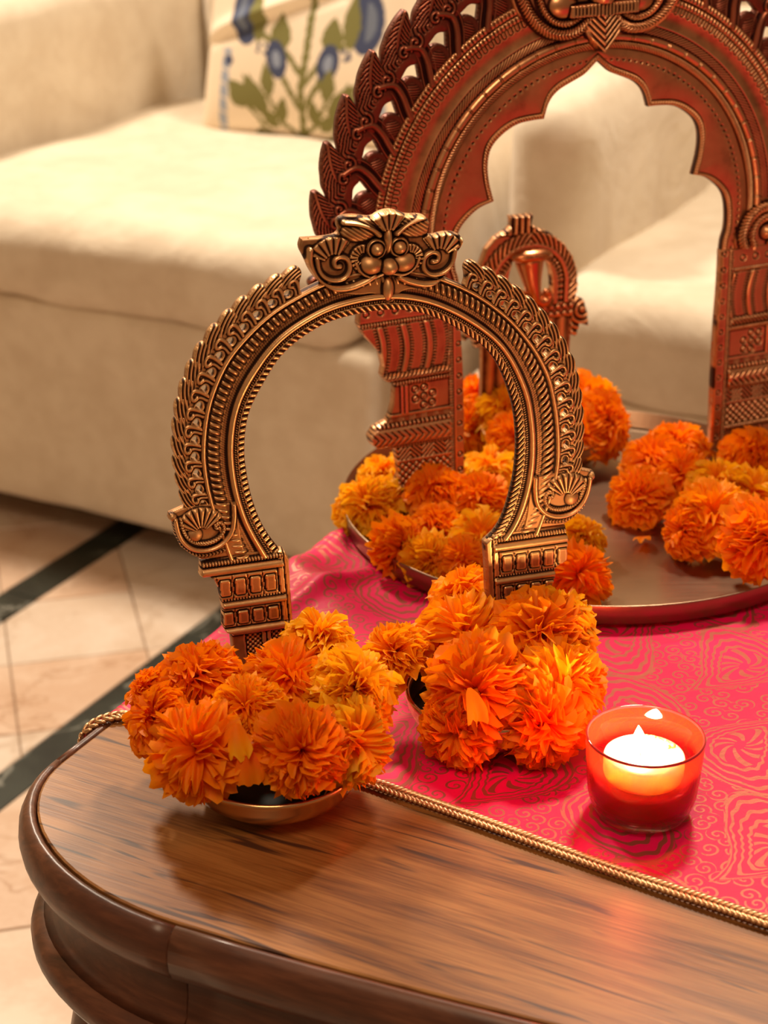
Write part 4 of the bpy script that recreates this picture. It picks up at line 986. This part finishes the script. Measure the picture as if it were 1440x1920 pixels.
# ---------------------------------------------------------------- marigolds
def petal_grid(L, W, rs, ns=9, nt=6, cup=.25, curl=.3, ruf=.16):
    s = np.linspace(-1, 1, ns); t = np.linspace(0, 1, nt); S, Tt = np.meshgrid(s, t, indexing='ij')
    p1, p2 = rs.rand(2) * 6.28; k = rs.uniform(1.5, 2.7)
    wid = W * (.14 + .86 * Tt ** .55) * (1 - .16 * Tt ** 6)
    x = S * wid; notch = (.07 * np.cos(S * math.pi * 2.6 + p1) + .04 * np.sin(S * 7.5 + p2)) * Tt ** 4 - .10 * S ** 2 * Tt ** 3
    y = L * (Tt + notch)
    z = L * (cup * S ** 2 * Tt * .6 + ruf * (.35 * Tt + .65 * Tt ** 4) * np.sin(S * math.pi * k + p1) - curl * Tt ** 3 * (.35 + .9 * rs.rand()))
    return np.stack([x, y, z], -1), Tt
def bloom_mesh(seed, N=80, spread=1.0, openc=0):
    rs = np.random.RandomState(seed); V = []; F = []; TT = []; ns, nt = 13, 6; n0 = 0
    i, j = np.meshgrid(np.arange(ns - 1), np.arange(nt - 1), indexing='ij'); f = np.stack([i * nt + j, (i + 1) * nt + j, (i + 1) * nt + j + 1, i * nt + j + 1], -1).reshape(-1, 4)
    for q in range(N):
        u = (q + .5) / N; ph = math.acos(1 - u * 1.30) * spread; th = q * 2.39996 + rs.uniform(-.25, .25)
        size = .62 + .5 * u; L = (.80 + .15 * rs.rand()) * (.93 + .07 * u); W = .30 * size * rs.uniform(.8, 1.35)
        G, Tt = petal_grid(L, W, rs, ns, nt, .25, .40, .19 + .05 * (1 - u))
        d = Vector((math.sin(ph) * math.cos(th), math.sin(ph) * math.sin(th), math.cos(ph) * .86))
        # petal y axis along d, z toward the flower axis with random roll
        ax = Vector((0, 0, 1)); zz = (ax - d * ax.dot(d)); zz = zz.normalized() if zz.length > .05 else Vector((math.cos(th), math.sin(th), 0))
        zz = Matrix.Rotation(rs.normal(0, .62), 3, d) @ zz; xx = d.cross(zz).normalized(); zz = xx.cross(d)
        Mx = np.array([list(xx), list(d), list(zz)]); P = G.reshape(-1, 3) @ Mx + np.array([0, 0, -.05]) 
        V.append(P); F.append(f + n0); TT.append(Tt.ravel()); n0 += len(P)
    me = mesh_np('bloom', np.concatenate(V), [np.concatenate(F)]); attr(me, 'tipf', np.concatenate(TT)); return me
def petal_mesh(seed):
    rs = np.random.RandomState(seed); G, Tt = petal_grid(1, .44, rs, 11, 7, .2, .2, .12); n = 7
    i, j = np.meshgrid(np.arange(10), np.arange(6), indexing='ij'); f = np.stack([i * n + j, (i + 1) * n + j, (i + 1) * n + j + 1, i * n + j + 1], -1).reshape(-1, 4)
    me = mesh_np('petal', G.reshape(-1, 3), [f]); attr(me, 'tipf', Tt.ravel()); return me
variants = {}
for tn in range(3):
    variants[tn] = dict(bloom=[bloom_mesh(10 + k + tn * 7, N=(78, 58, 68, 48)[k], spread=(1, 1.05, .95, 1.08)[k]) for k in range(4)], petal=[petal_mesh(50 + k) for k in range(5)])
    for me in variants[tn]['bloom'] + variants[tn]['petal']: me.materials.append(PET[tn])
V, F = lathe([(0, -1.05), (.13, -1.02), (.17, -.95), (.22, -.6), (.30, -.40), (.28, -.28), (.15, -.2), (0, -.18)], 12)
calyx_me = mesh_np('calyx', V, [F]); calyx_me.materials.append(CALYX)
FL = [(-0.1057,0.905,0.0627,0.0243,0.15,-0.2,-0.3,1),(-0.0543,0.9,0.0655,0.0242,0.15,0.1,-0.4,1),(-0.1277,0.88,0.0505,0.0203,0,-0.8,-0.3,0.7),
(-0.1017,0.845,0.0511,0.0266,0,-0.4,-0.8,0.6),(-0.0444,0.838,0.0543,0.0241,0.02,0.1,-1,0.5),(-0.017,0.86,0.0477,0.0246,0.6,0.6,-0.7,0.5),
(-0.0156,0.89,0.0653,0.0251,0.7,0.5,-0.3,0.9),(-0.0366,0.935,0.0736,0.0205,0.85,0.2,0.1,1),(-0.0757,0.868,0.0643,0.0194,0.3,0,-0.6,1),
(-0.1371,0.905,0.0544,0.0128,0.05,-0.9,0,0.6),(0.0048,0.955,0.0504,0.021,0.45,-0.5,-0.3,0.8),(0.0475,0.968,0.0579,0.0289,0.4,-0.3,-0.5,1),
(0.094,0.96,0.0603,0.0306,0.2,0.2,-0.5,1),(0.053,0.915,0.0476,0.0308,0.15,-0.3,-1,0.6),(0.1026,0.925,0.0455,0.0286,0.5,0.4,-0.8,0.7),
(0.1089,0.985,0.0618,0.0202,0.9,0.4,0.1,1),(0.0922,0.905,0.0322,0.0258,0.1,0.3,-1,0.2),(0.0504,1.01,0.0646,0.0206,0.45,-0.2,0,1),
(0.0431,0.905,0.0269,0.0222,0.1,-0.3,-1,0.1),(0.1185,0.935,0.0481,0.0157,0.4,1,-0.2,0.5),(-0.0127,1.2381,0.0233,0.0239,0.75,-0.3,-0.5,0.8),
(-0.0008,1.2908,0.0271,0.0189,0.7,-0.1,0,1),(0.0377,1.239,0.0359,0.0222,0.1,-0.2,-0.2,1),(0.0837,1.3008,0.026,0.0224,0.75,0.1,-0.1,1),
(0.0729,1.2286,0.0318,0.0221,0.1,0.2,-0.5,0.8),(0.0121,1.1635,0.0243,0.0204,0,0.6,-0.6,0.3),(0.0329,1.149,0.0195,0.0195,0.55,0.2,-0.8,0.5),
(0.0696,1.18,0.0238,0.0245,0.75,0,-0.3,1),(0.0379,1.1978,0.0241,0.0201,0.05,-0.1,-0.4,1),(0.055,1.1405,0.0228,0.0186,0.1,0,-0.6,0.8),
(0.1409,1.1826,0.0226,0.0184,0.7,0.4,0,1),(0.1326,1.1115,0.0274,0.024,0.12,0.3,-0.6,0.8),(0.1914,1.2507,0.0235,0.0241,0.05,-0.5,-0.6,0.7),
(0.2092,1.3034,0.0321,0.0249,0.03,-0.3,-0.2,1),(0.2324,1.3343,0.0331,0.0237,0.08,0.1,0,1),(0.2273,1.284,0.0286,0.0254,0.05,0,-0.4,1),
(0.2893,1.3114,0.0342,0.025,0.2,0.2,-0.2,1),(0.235,1.1863,0.0377,0.0268,0.3,-0.1,-0.7,0.8),(0.2159,1.1817,0.0272,0.0191,0.08,-0.8,-0.5,0.4),
(0.2782,1.2545,0.0249,0.0257,0.6,0.2,-0.3,1),(0.2608,1.13,0.044,0.0271,0.15,0.3,-0.8,0.5),(0.2522,1.2625,0.0302,0.0226,0.7,0,-0.1,1),
(0.2565,1.1955,0.0294,0.0193,0.1,0,-0.7,0.5),(0.0822,1.42,0.0452,0.0231,0.1,-0.4,0,1),(0.0756,1.385,0.0279,0.0218,0.08,-0.6,-0.5,0.5),
(0.0985,1.375,0.0466,0.0225,0.7,-0.2,-0.4,0.9),(0.1038,1.34,0.0354,0.0195,0.1,0,-0.8,0.4),(0.1682,1.395,0.0497,0.0262,0.45,0.3,-0.1,1),
(0.1765,1.36,0.0422,0.0248,0.05,0.7,-0.4,0.5),(0.1545,1.34,0.04,0.022,0.05,0.2,-0.9,0.3),(0.1328,1.36,0.0422,0.0214,0.1,0,-0.4,1)]
A_, B_, D_, E_, G_ = 'in the nearest bowl', 'in the bowl beside the candle', 'on the left of the tray', 'on the right of the tray', 'in the rear bowl'
LB_ = ['large orange marigold facing up just left of the small arch leg, '+A_, 'orange marigold in front of the small arch left leg, '+A_, 'orange marigold hanging over the left side, '+A_,
 'deep orange marigold at the front left corner, '+A_, 'deep orange marigold drooping over the front rim, '+A_, 'golden orange marigold at the front right, '+A_,
 'golden marigold at the right side, '+A_, 'yellow marigold behind the small arch left leg, '+A_, 'small open orange marigold in the middle, '+A_,
 'tiny orange marigold at the far left edge, '+A_, 'amber marigold with green calyx in the gap between the two front bowls', 'amber marigold left of the small arch right leg, '+B_,
 'large round orange marigold before the small arch right leg, '+B_, 'large orange marigold at the front left, '+B_, 'amber marigold glowing pink nearest the candle flame, '+B_,
 'yellow marigold behind the right leg top, '+B_, 'orange marigold drooping over the rim towards the candle glass', 'amber marigold at the back left, '+B_,
 'orange marigold low on the front rim, '+B_, 'small amber marigold at the right edge, '+B_, 'golden marigold at the left rim of the tray', 'yellow marigold behind the golden one at the left tray rim',
 'orange marigold against the tall arch left foot, '+D_, 'golden marigold seen right of the tall arch left leg, '+D_, 'deep orange marigold below the golden one beside the tall arch left leg', 
 'deep orange marigold lying with its green calyx left, at the tray rim', 'amber marigold at the front rim, '+D_, 'yellow marigold in the middle of the heap '+D_, 'orange marigold in the middle of the heap '+D_,
 'orange marigold low behind the front bowl, '+D_, 'golden marigold right of the small arch shell scroll', 'orange marigold right of the small arch right leg, at the front of the tray',
 'deep orange marigold, leftmost of those '+E_, 'deep orange marigold behind the leftmost one '+E_, 'orange marigold at the back beside the tall arch right leg', 'orange marigold in front of the tall arch right leg, left side',
 'orange marigold right of the tall arch right leg, at the back', 'large amber marigold in the front middle, '+E_, 'orange marigold lying on its side in front, '+E_, 'golden marigold in the middle right, '+E_,
 'pinkish orange marigold at the front right by the frame edge, on the tray', 'yellow marigold at the foot of the tall arch right leg', 'small orange marigold under the amber one, '+E_,
 'orange marigold at the back left, '+G_, 'orange marigold low on the left side, '+G_, 'yellow marigold at the front left, '+G_, 'orange marigold on the front rim left, '+G_,
 'amber marigold right of the niche ornament, '+G_, 'orange marigold over the right rim, '+G_, 'orange marigold on the front rim right, '+G_, 'orange marigold in the middle, '+G_]
GRP = ['marigolds in the nearest bowl'] * 10 + ['marigolds in the bowl beside the candle'] * 10 + ['marigolds on the left of the tray'] * 12 + ['marigolds on the right of the tray'] * 11 + ['marigolds in the rear bowl'] * 8
rr_ = random.Random(9)
for k, (x, y, z, r, tone, ax, ay, az) in enumerate(FL):
    tn = 2 if tone > .52 else (1 if tone > .25 else 0); vv = variants[tn]
    r *= 1.10 if k < 20 else (1.2 if k > 42 else 1.12); root = empty('marigold', (x, y, T + z)); tag(root, LB_[k], 'flower', GRP[k])
    d = Vector((ax, ay, az)).normalized(); root.rotation_euler = (d.to_track_quat('Z', 'Y') @ Euler((0, 0, rr_.random() * 6.28)).to_quaternion()).to_euler()
    b = link(bpy.data.objects.new('bloom', vv['bloom'][k % 4]), root); b.scale = (r * 1.04, r * 1.04, r * .98); tag(b, kind='stuff')
    n = 13 if k < 20 else 8
    for q in range(n):
        p = link(bpy.data.objects.new('petal', vv['petal'][(q + k) % 5]), root)
        th = 2 * math.pi * q / n + rr_.uniform(-.2, .2); el = rr_.uniform(-.35, .30)
        dd_ = Vector((math.cos(th) * math.cos(el), math.sin(th) * math.cos(el), math.sin(el)))
        p.rotation_mode = 'QUATERNION'; p.rotation_quaternion = dd_.to_track_quat('Y', 'Z') @ Euler((0, rr_.uniform(-.5, .5), 0)).to_quaternion()
        s_ = r * rr_.uniform(.95, 1.1); p.scale = (s_, s_, s_); p.location = (0, 0, -r * .12)
    c = link(bpy.data.objects.new('calyx', calyx_me), root); c.scale = (r, r, r * .9)
# loose petals
def loose(label, x, y, z, s, rot, tn, v):
    p = link(bpy.data.objects.new('petal', variants[tn]['petal'][v])); p.location = (x, y, T + z); p.scale = (s, s, s * .8); p.rotation_euler = rot
    tag(p, label, 'petal', None)
loose('loose orange petal fallen on the tray in front of the right heap', .192, 1.213, .0085, .017, (.35, .2, 2.9), 0, 1)
loose('single broad golden petal lying in the middle of the nearest bowl', -.079, .842, .069, .019, (-.9, .3, 3.0), 2, 2)
loose('broad orange petal lying over the dark gap in the nearest bowl', -.074, .836, .058, .021, (-1.1, .1, 3.2), 0, 3)
loose('orange petal bent across the gap in the nearest bowl, right side', -.060, .848, .068, .021, (-.5, .5, 4.2), 1, 4)
loose('curled amber petal over the front of the bowl beside the candle', .048, .893, .062, .021, (-.8, -.2, 3.8), 1, 2)

# ---------------------------------------------------------------- candle in the red glass
cd = empty('candle_holder', (.1435, .8585, T + .0030)); tag(cd, 'low red glass holder with a burning candle on the pink runner', 'candle holder')
def tinted(name, tint, rough=.0, dif=.12, dcol=(1, .10, .04)):
    mt = bpy.data.materials.new(name); mt.use_nodes = True; nt = mt.node_tree; nt.nodes.clear(); o = nt.nodes.new('ShaderNodeOutputMaterial')
    t = nt.nodes.new('ShaderNodeBsdfTransparent'); t.inputs[0].default_value = (*tint, 1); g_ = nt.nodes.new('ShaderNodeBsdfGlossy'); g_.inputs['Roughness'].default_value = .04
    lf = nt.nodes.new('ShaderNodeLayerWeight'); lf.inputs[0].default_value = .5; X.nt = nt; lw_ = .03 + X.m('POWER', X(lf.outputs['Facing']), 3.0) * .6; d = nt.nodes.new('ShaderNodeBsdfTranslucent'); d.inputs[0].default_value = (*dcol, 1); df = nt.nodes.new('ShaderNodeBsdfDiffuse'); df.inputs[0].default_value = (*dcol, 1)
    m0 = nt.nodes.new('ShaderNodeMixShader'); m0.inputs[0].default_value = .5; nt.links.new(d.outputs[0], m0.inputs[1]); nt.links.new(df.outputs[0], m0.inputs[2])
    m1 = nt.nodes.new('ShaderNodeMixShader'); m1.inputs[0].default_value = dif; m2 = nt.nodes.new('ShaderNodeMixShader')
    nt.links.new(t.outputs[0], m1.inputs[1]); nt.links.new(m0.outputs[0], m1.inputs[2]); nt.links.new(lw_.v, m2.inputs[0]); nt.links.new(m1.outputs[0], m2.inputs[1]); nt.links.new(g_.outputs[0], m2.inputs[2])
    nt.links.new(m2.outputs[0], o.inputs[0]); return mt
REDG = tinted('red_glass', (.95, .36, .34), dif=.12, dcol=(1, .11, .045)); CLEARG = tinted('clear_glass', (.98, .90, .88), dif=.02, dcol=(1, .8, .7))
lathe_ob('glass', [(.0270, .0058), (.0288, .0085), (.0302, .014), (.0312, .024), (.0320, .036), (.03265, .0480), (.03255, .0488), (.0318, .0490), (.0312, .0482), (.0306, .036), (.0298, .024), (.0286, .014), (.0270, .0090), (.024, .0078), (0, .0072)], REDG, cd, 96)
lathe_ob('glass_foot', [(0, .0003), (.0235, .0003), (.0262, .0020), (.0276, .0052), (.0283, .0080), (.0265, .0066), (0, .0066)], CLEARG, cd, 96)
RIMG = M('glass_rim', Base_Color=(.42, .015, .02), Roughness=.06, Coat_Weight=1.0).m
lathe_ob('rim', [(.0312, .0484), (.0316, .0492), (.0322, .0495), (.0327, .0491), (.0329, .0484), (.0326, .0478), (.0320, .0476), (.0314, .0479), (.0312, .0484)], RIMG, cd, 96)
WAXR = M('red_wax', Base_Color=(.30, .003, .012), Roughness=.35).m
lathe_ob('red_wax', [(0, .0080), (.0262, .0084), (.0278, .0125), (.0286, .0215), (.0275, .0236), (.0230, .0232), (0, .0232)], WAXR, cd, 64)
m = M('candle_wax', Base_Color=(1.0, .86, .66), Roughness=.4, Subsurface_Weight=1.0, Subsurface_Radius=(.025, .016, .010), Subsurface_Scale=1.0); WAX = m.m
lathe_ob('wax', [(0, .0225), (.0195, .0225), (.0214, .0238), (.0222, .0262), (.0224, .0350), (.0220, .0364), (.0206, .0368), (.0175, .0363), (.0080, .0352), (0, .0348)], WAX, cd, 64)
tube('wick', [Vector((-.0022, .001, .0345)), Vector((-.0022, .001, .0365)), Vector((-.0026, .001, .0392))], .0006, M('wick', Base_Color=(.02, .015, .01)).m, cd)
bm = bmesh.new(); rs = random.Random(2)
for k in range(26):
    a = .4 + k * .045; q = Matrix.Translation((.0165 * math.cos(a) + rs.uniform(-.0015, .0015), .0165 * math.sin(a) + rs.uniform(-.0012, .0012), .0376)) @ Matrix.Diagonal((.0020, .0018, .0014, 1))
    bmesh.ops.create_icosphere(bm, subdivisions=1, radius=1, matrix=q)
bm_ob('wax_crumb', bm, M('soft_wax', Base_Color=(.9, .62, .16), Roughness=.5).m, cd)
FLM = bpy.data.materials.new('flame'); FLM.use_nodes = True; nt = FLM.node_tree; nt.nodes.clear(); o = nt.nodes.new('ShaderNodeOutputMaterial'); e = nt.nodes.new('ShaderNodeEmission')
e.inputs[0].default_value = (1, .68, .30, 1); e.inputs[1].default_value = 1050; nt.links.new(e.outputs[0], o.inputs[0])
fl = lathe_ob('flame', [(0, 0), (.0022, .0010), (.0037, .0032), (.0041, .0052), (.0036, .0082), (.0025, .0115), (.0012, .0145), (0, .0168)], FLM, cd, 24); fl.location = (-.0026, .001, .0376); fl.rotation_euler = (0, R(-5), 0)
